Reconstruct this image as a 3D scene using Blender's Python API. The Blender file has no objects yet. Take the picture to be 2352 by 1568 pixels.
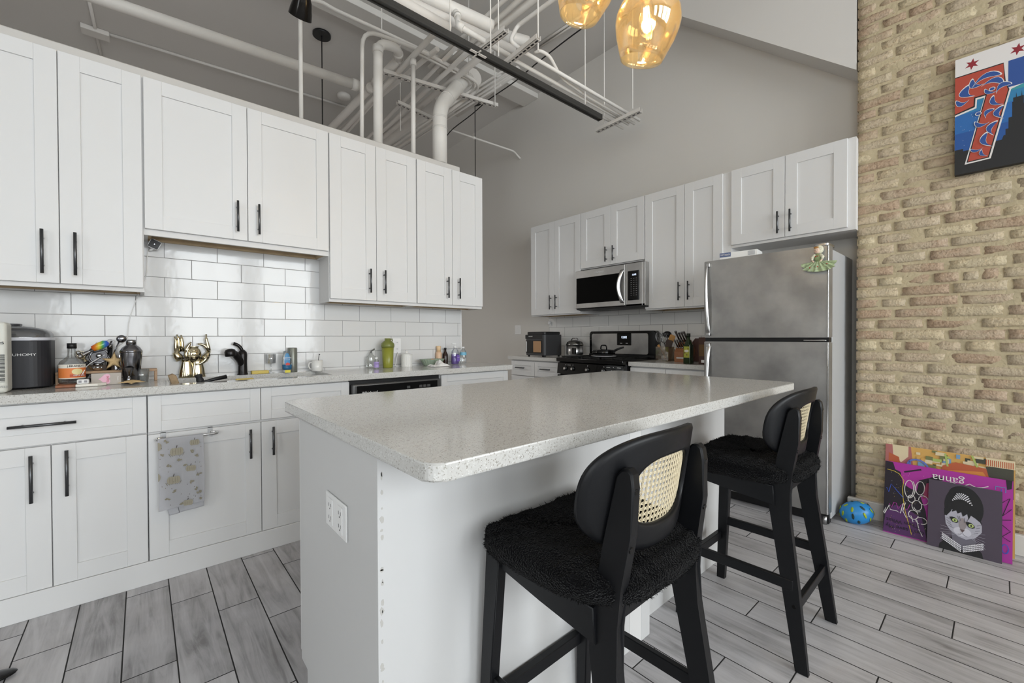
import bpy, bmesh, math, random
from mathutils import Vector, Matrix
random.seed(7)
PI = math.pi
sc = bpy.context.scene
COL = sc.collection
# ---------------------------------------------------------------- camera
FPX = 976.67; CX, CY = 1176.0, 784.0
CAM = Vector((0, 0, 1.1343))
FW = Vector((0.65675199, 0.75403466, -0.01041878))
RT = Vector((0.75404634, -0.65681151, -0.00357137))
UP = RT.cross(FW)
cd = bpy.data.cameras.new('camera'); co = bpy.data.objects.new('camera', cd); COL.objects.link(co)
cd.sensor_width = 36.0; cd.lens = FPX / 2352 * 36.0; cd.clip_start = 0.02; cd.clip_end = 60
m = Matrix((RT, UP, -FW)).transposed().to_4x4(); m.translation = CAM
co.matrix_world = m
sc.camera = co
# ---------------------------------------------------------------- exposure, world, daylight
sc.view_settings.view_transform = 'Standard'; sc.view_settings.look = 'None'
sc.view_settings.gamma = 1.0; sc.view_settings.use_curve_mapping = False
sc.view_settings.exposure = 0.0
w = bpy.data.worlds.new('daylight'); sc.world = w; w.use_nodes = True
bg = w.node_tree.nodes['Background']; bg.inputs[0].default_value = (0.86, 0.93, 1.0, 1); bg.inputs[1].default_value = 1.6
def area(name, loc, rot, sx, sy, power, col=(1, 1, 1), spread=PI):
    l = bpy.data.lights.new(name, 'AREA'); l.shape = 'RECTANGLE'; l.size = sx; l.size_y = sy
    l.energy = power; l.color = col; l.spread = spread
    o = bpy.data.objects.new(name, l); COL.objects.link(o); o.location = loc; o.rotation_euler = rot
    return o
YR, XRR = -5.0, -4.2                     # the window wall (right of and behind the viewer) and the rear wall
WINX = (-2.6, -.5, 1.1, 2.6)             # centres of the windows in the wall y = YR
for wx in WINX:                          # daylight falling in through each window
    area('window_daylight', (wx, YR-.13, 2.1), (PI/2, 0, 0), 1.2, 2.7, 82 if wx < 0 else 122, (0.955, 0.98, 1.0))
area('window_daylight', (XRR-.13, -1.6, 1.95), (PI/2, 0, -PI/2), 1.5, 2.4, 95, (0.95, 0.985, 1.0))  # added rear light: brightens the range-wall cabinets and gives the fridge a reflection
area('hallway_fill', (0.2, 5.4, 2.45), (0, 0, 0), 0.6, 0.6, 42, (1.0, 0.97, 0.93))  # unseen fill light, added behind the partition to brighten hallway and back wall

# ---------------------------------------------------------------- helpers
def at(ax, val, px, py):
    """where the line of sight through a pixel meets the plane ax = val"""
    d = FW*FPX + RT*(px-CX) - UP*(py-CY); i = 'xyz'.index(ax)
    return CAM + d*((val - CAM[i])/d[i])
def mpp(p):  # metres per pixel at point p
    return (Vector(p)-CAM).dot(FW)/FPX
MATS = {}
def mat(name, col, rough=.5, metal=0., spec=.5, bump=None, trans=0., ior=1.45, emit=None, estr=0., coat=0., alpha=1., sheen=0., mottle=None, aniso=0.):
    if name in MATS: return MATS[name]
    m = bpy.data.materials.new(name); m.use_nodes = True; nt = m.node_tree; b = nt.nodes['Principled BSDF']
    if isinstance(col, (int, float)): col = (col, col, col)
    b.inputs['Base Color'].default_value = (*col, 1); b.inputs['Roughness'].default_value = rough
    b.inputs['Metallic'].default_value = metal; b.inputs['Specular IOR Level'].default_value = spec
    b.inputs['Transmission Weight'].default_value = trans; b.inputs['IOR'].default_value = ior
    b.inputs['Coat Weight'].default_value = coat; b.inputs['Alpha'].default_value = alpha
    b.inputs['Sheen Weight'].default_value = sheen; b.inputs['Anisotropic'].default_value = aniso
    if emit: b.inputs['Emission Color'].default_value = (*emit, 1); b.inputs['Emission Strength'].default_value = estr
    if mottle:   # (scale, amount) gentle colour variation
        tc = nt.nodes.new('ShaderNodeTexCoord'); n = nt.nodes.new('ShaderNodeTexNoise'); n.inputs['Scale'].default_value = mottle[0]; n.inputs['Detail'].default_value = 4
        nt.links.new(tc.outputs['Object'], n.inputs['Vector'])
        r = nt.nodes.new('ShaderNodeValToRGB'); r.color_ramp.elements[0].position = .3; r.color_ramp.elements[1].position = .7
        a = mottle[1]; r.color_ramp.elements[0].color = (*[c*(1-a) for c in col], 1); r.color_ramp.elements[1].color = (*[min(1, c*(1+a)) for c in col], 1)
        nt.links.new(n.outputs['Fac'], r.inputs[0]); nt.links.new(r.outputs[0], b.inputs['Base Color'])
    if bump:     # (scale, strength, distance)
        tc = nt.nodes.new('ShaderNodeTexCoord'); n = nt.nodes.new('ShaderNodeTexNoise'); n.inputs['Scale'].default_value = bump[0]; n.inputs['Detail'].default_value = 5
        nt.links.new(tc.outputs['Object'], n.inputs['Vector'])
        bp = nt.nodes.new('ShaderNodeBump'); bp.inputs['Strength'].default_value = bump[1]; bp.inputs['Distance'].default_value = bump[2]
        nt.links.new(n.outputs['Fac'], bp.inputs['Height']); nt.links.new(bp.outputs[0], b.inputs['Normal'])
    MATS[name] = m; return m
def srgb(r, g, b):
    f = lambda c: (c/255/12.92) if c/255 <= .04045 else ((c/255+.055)/1.055)**2.4
    return (f(r), f(g), f(b))

def thin_glass(name, tint, gloss=.12, haze=0., hazecol=(1, 1, 1)):
    """thin clear sheet: light passes straight through, the surface also mirrors a little"""
    m = bpy.data.materials.new(name); m.use_nodes = True; nt = m.node_tree; nt.nodes.clear()
    out = nt.nodes.new('ShaderNodeOutputMaterial'); tr = nt.nodes.new('ShaderNodeBsdfTransparent'); tr.inputs[0].default_value = (*tint, 1)
    gl = nt.nodes.new('ShaderNodeBsdfGlossy'); gl.inputs['Roughness'].default_value = .03; gl.inputs[0].default_value = (1, 1, 1, 1)
    lw = nt.nodes.new('ShaderNodeLayerWeight'); lw.inputs['Blend'].default_value = .35
    ma = nt.nodes.new('ShaderNodeMath'); ma.operation = 'MULTIPLY_ADD'; ma.inputs[1].default_value = .55; ma.inputs[2].default_value = gloss*.4; nt.links.new(lw.outputs['Fresnel'], ma.inputs[0])
    mx = nt.nodes.new('ShaderNodeMixShader'); nt.links.new(ma.outputs[0], mx.inputs[0]); nt.links.new(tr.outputs[0], mx.inputs[1]); nt.links.new(gl.outputs[0], mx.inputs[2])
    last = mx
    if haze:
        df = nt.nodes.new('ShaderNodeBsdfTranslucent'); df.inputs[0].default_value = (*hazecol, 1); dd = nt.nodes.new('ShaderNodeBsdfDiffuse'); dd.inputs[0].default_value = (*hazecol, 1)
        md = nt.nodes.new('ShaderNodeMixShader'); nt.links.new(df.outputs[0], md.inputs[1]); nt.links.new(dd.outputs[0], md.inputs[2])
        m2 = nt.nodes.new('ShaderNodeMixShader'); m2.inputs[0].default_value = haze; nt.links.new(mx.outputs[0], m2.inputs[1]); nt.links.new(md.outputs[0], m2.inputs[2]); last = m2
    nt.links.new(last.outputs[0], out.inputs[0]); MATS[name] = m; return m

class MB:
    """collects shapes, then links them as one mesh object"""
    def __init__(s): s.bm = bmesh.new(); s.mi = 0
    def _tag(s, fs, smooth=False):
        for f in fs: f.material_index = s.mi; f.smooth = smooth
    def box(s, a, b, bev=0., seg=1, M=None):
        x0, y0, z0 = [min(a[i], b[i]) for i in range(3)]; x1, y1, z1 = [max(a[i], b[i]) for i in range(3)]
        vs = [s.bm.verts.new(p) for p in ((x0,y0,z0),(x1,y0,z0),(x1,y1,z0),(x0,y1,z0),(x0,y0,z1),(x1,y0,z1),(x1,y1,z1),(x0,y1,z1))]
        fs = [s.bm.faces.new([vs[i] for i in q]) for q in ((0,3,2,1),(4,5,6,7),(0,1,5,4),(1,2,6,5),(2,3,7,6),(3,0,4,7))]
        s._tag(fs)
        if bev > 0:
            es = list({e for f in fs for e in f.edges})
            r = bmesh.ops.bevel(s.bm, geom=es, offset=bev, segments=seg, affect='EDGES', profile=.5)
            s._tag(r['faces'], seg > 1)
            vs = list({v for f in r['faces'] for v in f.verts} | {v for v in vs if v.is_valid})
        if M is not None:
            for v in vs: v.co = M @ v.co
        return s
    def tube(s, pts, r, seg=10, cap=True, smooth=True):
        pts = [Vector(p) for p in pts]; n = len(pts)
        rs = r if isinstance(r, (list, tuple)) else [r]*n
        rings = []; prev = None
        for i, p in enumerate(pts):
            t = (pts[min(i+1, n-1)] - pts[max(i-1, 0)]).normalized()
            if prev is None:
                u = t.cross(Vector((0, 0, 1)))
                if u.length < 1e-3: u = t.cross(Vector((1, 0, 0)))
            else: u = prev - t*prev.dot(t)
            u.normalize(); prev = u; v = t.cross(u)
            rings.append([s.bm.verts.new(p + (u*math.cos(2*PI*k/seg) + v*math.sin(2*PI*k/seg))*rs[i]) for k in range(seg)])
        fs = []
        for a, b in zip(rings, rings[1:]):
            for k in range(seg): fs.append(s.bm.faces.new((a[k], a[(k+1) % seg], b[(k+1) % seg], b[k])))
        s._tag(fs, smooth)
        if cap: s._tag([s.bm.faces.new(rings[0][::-1]), s.bm.faces.new(rings[-1])])
        return s
    def cyl(s, a, b, r, seg=20, r2=None, cap=True): return s.tube([a, b], [r, r if r2 is None else r2], seg, cap)
    def lathe(s, prof, c=(0, 0, 0), seg=28, M=None, smooth=True, cap0=True, cap1=True, sx=1., sy=1.):
        rings = []
        for r, z in prof:
            ring = []
            for k in range(seg):
                p = Vector((r*math.cos(2*PI*k/seg)*sx, r*math.sin(2*PI*k/seg)*sy, z))
                if M is not None: p = M @ p
                ring.append(s.bm.verts.new(p + Vector(c)))
            rings.append(ring)
        fs = [s.bm.faces.new((a[k], a[(k+1) % seg], b[(k+1) % seg], b[k])) for a, b in zip(rings, rings[1:]) for k in range(seg)]
        s._tag(fs, smooth)
        if cap0: s._tag([s.bm.faces.new(rings[0][::-1])])
        if cap1: s._tag([s.bm.faces.new(rings[-1])])
        return s
    def prism(s, poly, h, M=None, bev=0.):
        """polygon in local xy, extruded by h along local z, then moved by M"""
        M = M or Matrix.Identity(4)
        area2 = sum(poly[i][0]*poly[(i+1) % len(poly)][1]-poly[(i+1) % len(poly)][0]*poly[i][1] for i in range(len(poly)))
        if area2 < 0: poly = poly[::-1]
        a = [s.bm.verts.new(M @ Vector((x, y, 0))) for x, y in poly]; b = [s.bm.verts.new(M @ Vector((x, y, h))) for x, y in poly]
        n = len(poly); fs = [s.bm.faces.new(a[::-1]), s.bm.faces.new(b)] + [s.bm.faces.new((a[i], a[(i+1) % n], b[(i+1) % n], b[i])) for i in range(n)]
        s._tag(fs)
        if bev:
            es = [e for f in fs[:2] for e in f.edges]
            r = bmesh.ops.bevel(s.bm, geom=es, offset=bev, segments=2, affect='EDGES'); s._tag(r['faces'], True)
        return s
    def quad(s, a, b, c, d): s._tag([s.bm.faces.new([s.bm.verts.new(p) for p in (a, b, c, d)])]); return s
    def grid(s, fn, nu, nv, smooth=True):
        g = [[s.bm.verts.new(fn(i/nu, j/nv)) for j in range(nv+1)] for i in range(nu+1)]
        s._tag([s.bm.faces.new((g[i][j], g[i+1][j], g[i+1][j+1], g[i][j+1])) for i in range(nu) for j in range(nv)], smooth); return s
    def ball(s, c, r, seg=16, sc3=(1, 1, 1), M=None):
        n = seg//2; prof = [(max(1e-4, r*math.sin(PI*i/n)), -r*math.cos(PI*i/n)*sc3[2]) for i in range(n+1)]
        return s.lathe(prof, c, seg, M, True, True, True, sc3[0], sc3[1])
    def build(s, name, mats, parent=None, recalc=True):
        if recalc: bmesh.ops.recalc_face_normals(s.bm, faces=s.bm.faces[:])
        me = bpy.data.meshes.new(name); s.bm.to_mesh(me); s.bm.free()
        for m in (mats if isinstance(mats, (list, tuple)) else [mats]): me.materials.append(m)
        o = bpy.data.objects.new(name, me); COL.objects.link(o)
        if parent is not None: o.parent = parent
        return o
def tag(o, label=None, cat=None, group=None, kind=None):
    if label: o['label'] = label
    if cat: o['category'] = cat
    if group: o['group'] = group
    if kind: o['kind'] = kind
    return o
def thing(name, label, cat, loc=(0, 0, 0), rz=0., group=None):
    o = bpy.data.objects.new(name, None); COL.objects.link(o); o.location = loc; o.rotation_euler = (0, 0, rz)
    o.empty_display_size = .05
    return tag(o, label, cat, group)
def struct(name, mb, m): return tag(mb.build(name, m), kind='structure')
def copy_tree(o, parent=None):
    c = o.copy(); COL.objects.link(c)
    if parent is not None: c.parent = parent
    for ch in list(o.children): copy_tree(ch, c)
    return c
def text(name, s, size, M, m, parent=None, ext=.0006, align='CENTER', sx=1.):
    """flat lettering: local x along the line, local z out of the page"""
    cu = bpy.data.curves.new(name, 'FONT'); cu.body = s; cu.size = size; cu.extrude = ext; cu.align_x = align; cu.align_y = 'CENTER'
    o = bpy.data.objects.new(name, cu); COL.objects.link(o)
    bpy.context.view_layer.update()
    me = bpy.data.meshes.new_from_object(o.evaluated_get(bpy.context.evaluated_depsgraph_get()))
    bpy.data.objects.remove(o); me.transform(M @ Matrix.Diagonal((sx, 1, 1, 1)))
    me.materials.clear(); me.materials.append(m); me.name = name
    t = bpy.data.objects.new(name, me); COL.objects.link(t)
    if parent is not None: t.parent = parent
    return t
def frame(o, x, y, z=None):
    """matrix with origin o and given local x, y axes"""
    x = Vector(x).normalized(); y = Vector(y).normalized(); z = x.cross(y).normalized()
    M = Matrix((x, y, z)).transposed().to_4x4(); M.translation = Vector(o); return M
def smooth_path(pts, r=.08, n=5):
    """round the corners of a polyline"""
    pts = [Vector(p) for p in pts]; out = [pts[0]]
    for a, b, c in zip(pts, pts[1:], pts[2:]):
        d1 = (a-b); d2 = (c-b); q = min(r, d1.length*.45, d2.length*.45); p0 = b+d1.normalized()*q; p1 = b+d2.normalized()*q
        for i in range(n+1):
            t = i/n; out.append(p0*(1-t)**2 + b*2*t*(1-t) + p1*t*t)
    out.append(pts[-1]); return out

# ---------------------------------------------------------------- materials
WHITE = mat('cabinet_white', srgb(219, 219, 219), .38, bump=(60, .03, .001))
WHITE2 = mat('cabinet_white_box', srgb(219, 218, 217), .5)
RAWWOOD = mat('raw_birch_edge', srgb(188, 165, 132), .7, mottle=(14, .12))
BAR = mat('handle_gunmetal', srgb(92, 93, 95), .35, .85)
STEELL = mat('brushed_light_steel', srgb(190, 190, 190), .3, 1.)
CHROME = mat('polished_chrome', srgb(215, 215, 215), .08, 1.)
BLACKP = mat('black_plastic', srgb(24, 24, 26), .4)
BLACKG = mat('black_gloss', srgb(8, 8, 9), .12)
WHITEP = mat('white_plastic', srgb(232, 232, 232), .35)
PIPE = mat('painted_pipe', srgb(226, 223, 218), .5, bump=(30, .05, .002))
PIPE2 = mat('painted_conduit', srgb(216, 212, 207), .5)
WALLG = mat('grey_wall_paint', srgb(212, 209, 204), .7, bump=(120, .05, .001))
CEILM = mat('ceiling_paint', srgb(206, 203, 199), .75, bump=(40, .06, .002))
CAPM = mat('partition_paint', srgb(206, 203, 199), .65, bump=(30, .08, .002))
GLASS = thin_glass('clear_glass', (.90, .92, .92), .2, .04)
PAPER = mat('white_paper', srgb(236, 236, 234), .8)
TEXTB = mat('print_black', srgb(30, 30, 32), .6)
TEXTW = mat('print_white', srgb(235, 235, 235), .5)
def quartz():
    m = mat('speckled_quartz', srgb(198, 197, 193), .13, spec=.5); nt = m.node_tree; b = nt.nodes['Principled BSDF']
    tc = nt.nodes.new('ShaderNodeTexCoord')
    v = nt.nodes.new('ShaderNodeTexVoronoi'); v.inputs['Scale'].default_value = 420; v.feature = 'F1'
    n = nt.nodes.new('ShaderNodeTexNoise'); n.inputs['Scale'].default_value = 260; n.inputs['Detail'].default_value = 3
    nt.links.new(tc.outputs['Object'], v.inputs['Vector']); nt.links.new(tc.outputs['Object'], n.inputs['Vector'])
    sp = nt.nodes.new('ShaderNodeSeparateColor'); nt.links.new(v.outputs['Color'], sp.inputs[0])
    r = nt.nodes.new('ShaderNodeValToRGB'); e = r.color_ramp.elements
    e[0].position = 0; e[0].color = (*srgb(158, 154, 147), 1); e[1].position = .12; e[1].color = (*srgb(206, 205, 202), 1)
    x = e.new(.07); x.color = (*srgb(176, 173, 166), 1); x = e.new(.93); x.color = (*srgb(210, 209, 206), 1); x = e.new(.98); x.color = (*srgb(226, 226, 223), 1)
    nt.links.new(sp.outputs[0], r.inputs[0])
    mx = nt.nodes.new('ShaderNodeMix'); mx.data_type = 'RGBA'; mx.blend_type = 'MULTIPLY'; mx.inputs['Factor'].default_value = .16
    nt.links.new(r.outputs[0], mx.inputs['A']); nt.links.new(n.outputs['Fac'], mx.inputs['B']); nt.links.new(mx.outputs['Result'], b.inputs['Base Color'])
    return m
QUARTZ = quartz()
def N(nt, t, **k):
    n = nt.nodes.new(t)
    for a, v in k.items(): setattr(n, a, v)
    return n
def mth(nt, op, a, b=None, c=None):
    n = nt.nodes.new('ShaderNodeMath'); n.operation = op
    for i, v in enumerate((a, b, c)):
        if v is None: continue
        if isinstance(v, (int, float)): n.inputs[i].default_value = v
        else: nt.links.new(v, n.inputs[i])
    return n.outputs[0]
def tile_mat(name, axis, u0, z0, pu, pz, gap, col, gcol, rough):
    """glossy wall tiles in running bond; u0/z0 set where the joints fall"""
    m = mat(name, col, rough); nt = m.node_tree; b = nt.nodes['Principled BSDF']
    g = N(nt, 'ShaderNodeNewGeometry'); s = N(nt, 'ShaderNodeSeparateXYZ'); nt.links.new(g.outputs['Position'], s.inputs[0])
    u = s.outputs[axis]; z = s.outputs[2]
    row = mth(nt, 'FLOOR', mth(nt, 'DIVIDE', mth(nt, 'SUBTRACT', z, z0), pz))
    half = mth(nt, 'MULTIPLY', mth(nt, 'ABSOLUTE', mth(nt, 'MODULO', row, 2.)), .5)
    uu = mth(nt, 'ADD', mth(nt, 'DIVIDE', mth(nt, 'SUBTRACT', u, u0), pu), half)
    fu = mth(nt, 'FRACT', uu); fz = mth(nt, 'FRACT', mth(nt, 'DIVIDE', mth(nt, 'SUBTRACT', z, z0), pz))
    du = mth(nt, 'MULTIPLY', mth(nt, 'MINIMUM', fu, mth(nt, 'SUBTRACT', 1., fu)), pu)
    dz = mth(nt, 'MULTIPLY', mth(nt, 'MINIMUM', fz, mth(nt, 'SUBTRACT', 1., fz)), pz)
    d = mth(nt, 'MINIMUM', du, dz)
    isg = mth(nt, 'LESS_THAN', d, gap)
    mx = N(nt, 'ShaderNodeMix', data_type='RGBA'); nt.links.new(isg, mx.inputs['Factor']); mx.inputs['A'].default_value = (*col, 1); mx.inputs['B'].default_value = (*gcol, 1)
    nt.links.new(mx.outputs['Result'], b.inputs['Base Color'])
    rr = mth(nt, 'ADD', mth(nt, 'MULTIPLY', isg, .6), rough); nt.links.new(rr, b.inputs['Roughness'])
    h = mth(nt, 'MULTIPLY', mth(nt, 'MINIMUM', d, gap*2.2), 1/(gap*2.2))
    no = N(nt, 'ShaderNodeTexNoise'); no.inputs['Scale'].default_value = 22; nt.links.new(g.outputs['Position'], no.inputs['Vector'])
    h2 = mth(nt, 'ADD', h, mth(nt, 'MULTIPLY', no.outputs['Fac'], .9))
    bp = N(nt, 'ShaderNodeBump'); bp.inputs['Strength'].default_value = .35; bp.inputs['Distance'].default_value = .0016
    nt.links.new(h2, bp.inputs['Height']); nt.links.new(bp.outputs[0], b.inputs['Normal'])
    return m
TILE_L = tile_mat('white_wall_tile_sink', 0, .2185-.12, .93, .2405, .1077, .0012, srgb(212, 212, 212), srgb(118, 118, 118), .1)
TILE_R = tile_mat('white_wall_tile_range', 1, 3.275-.1215, .815, .2425, .1077, .0013, srgb(222, 221, 219), srgb(105, 104, 102), .14)
def floor_mat():
    m = mat('wood_look_floor_tile', .3, .42); nt = m.node_tree; b = nt.nodes['Principled BSDF']
    g = N(nt, 'ShaderNodeNewGeometry'); s = N(nt, 'ShaderNodeSeparateXYZ'); nt.links.new(g.outputs['Position'], s.inputs[0])
    px = .1462; L = .6
    rx = mth(nt, 'DIVIDE', mth(nt, 'ADD', s.outputs[0], .062), px); row = mth(nt, 'FLOOR', rx); fx = mth(nt, 'FRACT', rx)
    uy = mth(nt, 'DIVIDE', mth(nt, 'ADD', mth(nt, 'SUBTRACT', s.outputs[1], 2.5), mth(nt, 'MULTIPLY', row, .1867)), L)
    col_ = mth(nt, 'FLOOR', uy); fy = mth(nt, 'FRACT', uy)
    dx = mth(nt, 'MULTIPLY', mth(nt, 'MINIMUM', fx, mth(nt, 'SUBTRACT', 1., fx)), px)
    dy = mth(nt, 'MULTIPLY', mth(nt, 'MINIMUM', fy, mth(nt, 'SUBTRACT', 1., fy)), L)
    d = mth(nt, 'MINIMUM', dx, dy); isg = mth(nt, 'LESS_THAN', d, .0021)
    cb = N(nt, 'ShaderNodeCombineXYZ'); nt.links.new(row, cb.inputs[0]); nt.links.new(col_, cb.inputs[1])
    wn = N(nt, 'ShaderNodeTexWhiteNoise'); nt.links.new(cb.outputs[0], wn.inputs['Vector'])
    # grain runs along y
    v = N(nt, 'ShaderNodeVectorMath', operation='MULTIPLY'); nt.links.new(g.outputs['Position'], v.inputs[0]); v.inputs[1].default_value = (26, 2.2, 1)
    v2 = N(nt, 'ShaderNodeVectorMath', operation='ADD'); nt.links.new(v.outputs[0], v2.inputs[0]); 
    sc_ = N(nt, 'ShaderNodeVectorMath', operation='SCALE'); nt.links.new(wn.outputs['Color'], sc_.inputs[0]); sc_.inputs['Scale'].default_value = 40
    nt.links.new(sc_.outputs[0], v2.inputs[1])
    n1 = N(nt, 'ShaderNodeTexNoise'); n1.inputs['Scale'].default_value = 1.; n1.inputs['Detail'].default_value = 6; n1.inputs['Roughness'].default_value = .65; n1.inputs['Distortion'].default_value = .8
    nt.links.new(v2.outputs[0], n1.inputs['Vector'])
    n2 = N(nt, 'ShaderNodeTexNoise'); n2.inputs['Scale'].default_value = 4.5; n2.inputs['Detail'].default_value = 4; nt.links.new(g.outputs['Position'], n2.inputs['Vector'])
    f = mth(nt, 'ADD', mth(nt, 'MULTIPLY', n1.outputs['Fac'], .65), mth(nt, 'ADD', mth(nt, 'MULTIPLY', n2.outputs['Fac'], .35), mth(nt, 'MULTIPLY', mth(nt, 'SUBTRACT', wn.outputs['Value'], .5), .16)))
    r = N(nt, 'ShaderNodeValToRGB'); e = r.color_ramp.elements
    e[0].position = .3; e[0].color = (*srgb(134, 132, 132), 1); e[1].position = .66; e[1].color = (*srgb(203, 201, 203), 1)
    x = e.new(.44); x.color = (*srgb(175, 173, 175), 1); x = e.new(.54); x.color = (*srgb(191, 189, 191), 1)
    nt.links.new(f, r.inputs[0])
    mx = N(nt, 'ShaderNodeMix', data_type='RGBA'); nt.links.new(isg, mx.inputs['Factor']); nt.links.new(r.outputs[0], mx.inputs['A']); mx.inputs['B'].default_value = (*srgb(36, 35, 34), 1)
    nt.links.new(mx.outputs['Result'], b.inputs['Base Color'])
    nt.links.new(mth(nt, 'ADD', mth(nt, 'MULTIPLY', isg, .4), .42), b.inputs['Roughness'])
    h = mth(nt, 'ADD', mth(nt, 'MULTIPLY', mth(nt, 'MINIMUM', d, .004), 250.), mth(nt, 'MULTIPLY', n1.outputs['Fac'], .25))
    bp = N(nt, 'ShaderNodeBump'); bp.inputs['Strength'].default_value = .4; bp.inputs['Distance'].default_value = .0015
    nt.links.new(h, bp.inputs['Height']); nt.links.new(bp.outputs[0], b.inputs['Normal'])
    return m
FLOORM = floor_mat()
# ================================================================ room shell
XW = 3.66; ZC = 4.09; YP = 3.03; ZP = 2.583
struct('floor', MB().box((XRR, YR, -.1), (3.8, 6.5, 0)), FLOORM)
struct('ceiling', MB().box((XRR, YR, ZC), (3.8, 6.5, ZC+.1)), CEILM)
struct('wall_back', MB().box((XW, .3, 0), (XW+.12, 6.5, ZC)), WALLG)
struct('wall_far', MB().box((XRR, 6.5, 0), (3.8, 6.62, ZC)), WALLG)
# wall with the daylight windows (behind and to the right of the viewer)
def holed_wall(name, u0, u1, z1, holes, plane, th, along):
    mb = MB(); us = sorted({u0, u1} | {h[0] for h in holes} | {h[1] for h in holes})
    def bx(a, b, z0, zz):
        if along == 'x': mb.box((a, plane, z0), (b, plane-th, zz))
        else: mb.box((plane, a, z0), (plane-th, b, zz))
    for a, b in zip(us, us[1:]):
        hs = [h for h in holes if h[0] <= a + 1e-6 and h[1] >= b - 1e-6]
        if hs: bx(a, b, 0, hs[0][2]); bx(a, b, hs[0][3], z1)
        else: bx(a, b, 0, z1)
    return struct(name, mb, WALLG)
wh = [(x-.65, x+.65, .7, 3.5) for x in WINX]
holed_wall('wall_right', XRR, 3.8, ZC, wh, YR, .12, 'x')
wr = [(-2.4, -.8, .7, 3.2)]  # invented opening in the rear wall for the added rear light
holed_wall('wall_rear', YR, 6.5, ZC, wr, XRR, .12, 'y')
wi = 0; WGL = thin_glass('window_glass', (.97, .98, .98), .1)
for (a, b, z0, z1), al in [(h, 'x') for h in wh] + [(h, 'y') for h in wr]:
    wi += 1; mb = MB(); t = .05
    def P(u, d, z): return (u, YR-d, z) if al == 'x' else (XRR-d, u, z)
    for (ua, ub, za, zb) in ((a, a+t, z0, z1), (b-t, b, z0, z1), (a, b, z0, z0+t), (a, b, z1-t, z1), ((a+b)/2-.02, (a+b)/2+.02, z0, z1), (a, b, (z0+z1)/2-.02, (z0+z1)/2+.02)):
        mb.box(P(ua, .03, za), P(ub, .08, zb))
    wo = struct('window_%d' % wi, mb, WHITEP)
    g = MB().box(P(a+.02, .05, z0+.02), P(b-.02, .056, z1-.02)).build('pane', WGL, wo)
# partition wall behind the sink run, standing free of the ceiling
struct('wall_left', MB().box((XRR, YP, 0), (2.06, YP+.125, ZP), .006), CAPM)
mb = MB().box((XRR, YP-.008, .90), (2.052, YP, 1.70)); struct('trim_1', mb, TILE_L)
mb = MB().box((XW-.008, 1.35, .90), (XW, 3.523, 1.40)); struct('trim_2', mb, TILE_R)
mb = MB().box((2.052, YP-.011, .90), (2.06, YP, 1.372)); struct('trim_3', mb, WHITEP)
# sloping bulkhead over the fridge side of the back wall
sl = lambda y: 3.41 + .857*(y-1.30)
ytop = 1.30 + (ZC-3.41)/.857
mb = MB(); mb.prism([(.606, sl(.606)), (ytop, ZC), (.606, ZC)], XW-3.425, frame((3.425, 0, 0), (0, 1, 0), (0, 0, 1)))
struct('wall_bulkhead', mb, mat('bulkhead_paint', srgb(214, 211, 207), .7, bump=(30, .06, .002)))
# ceiling beam
mb = MB(); mb.box((XRR, 3.70, 4.03), (XW, 3.955, ZC), .004); struct('trim_4', mb, mat('beam_paint', srgb(212, 209, 204), .6))

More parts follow.
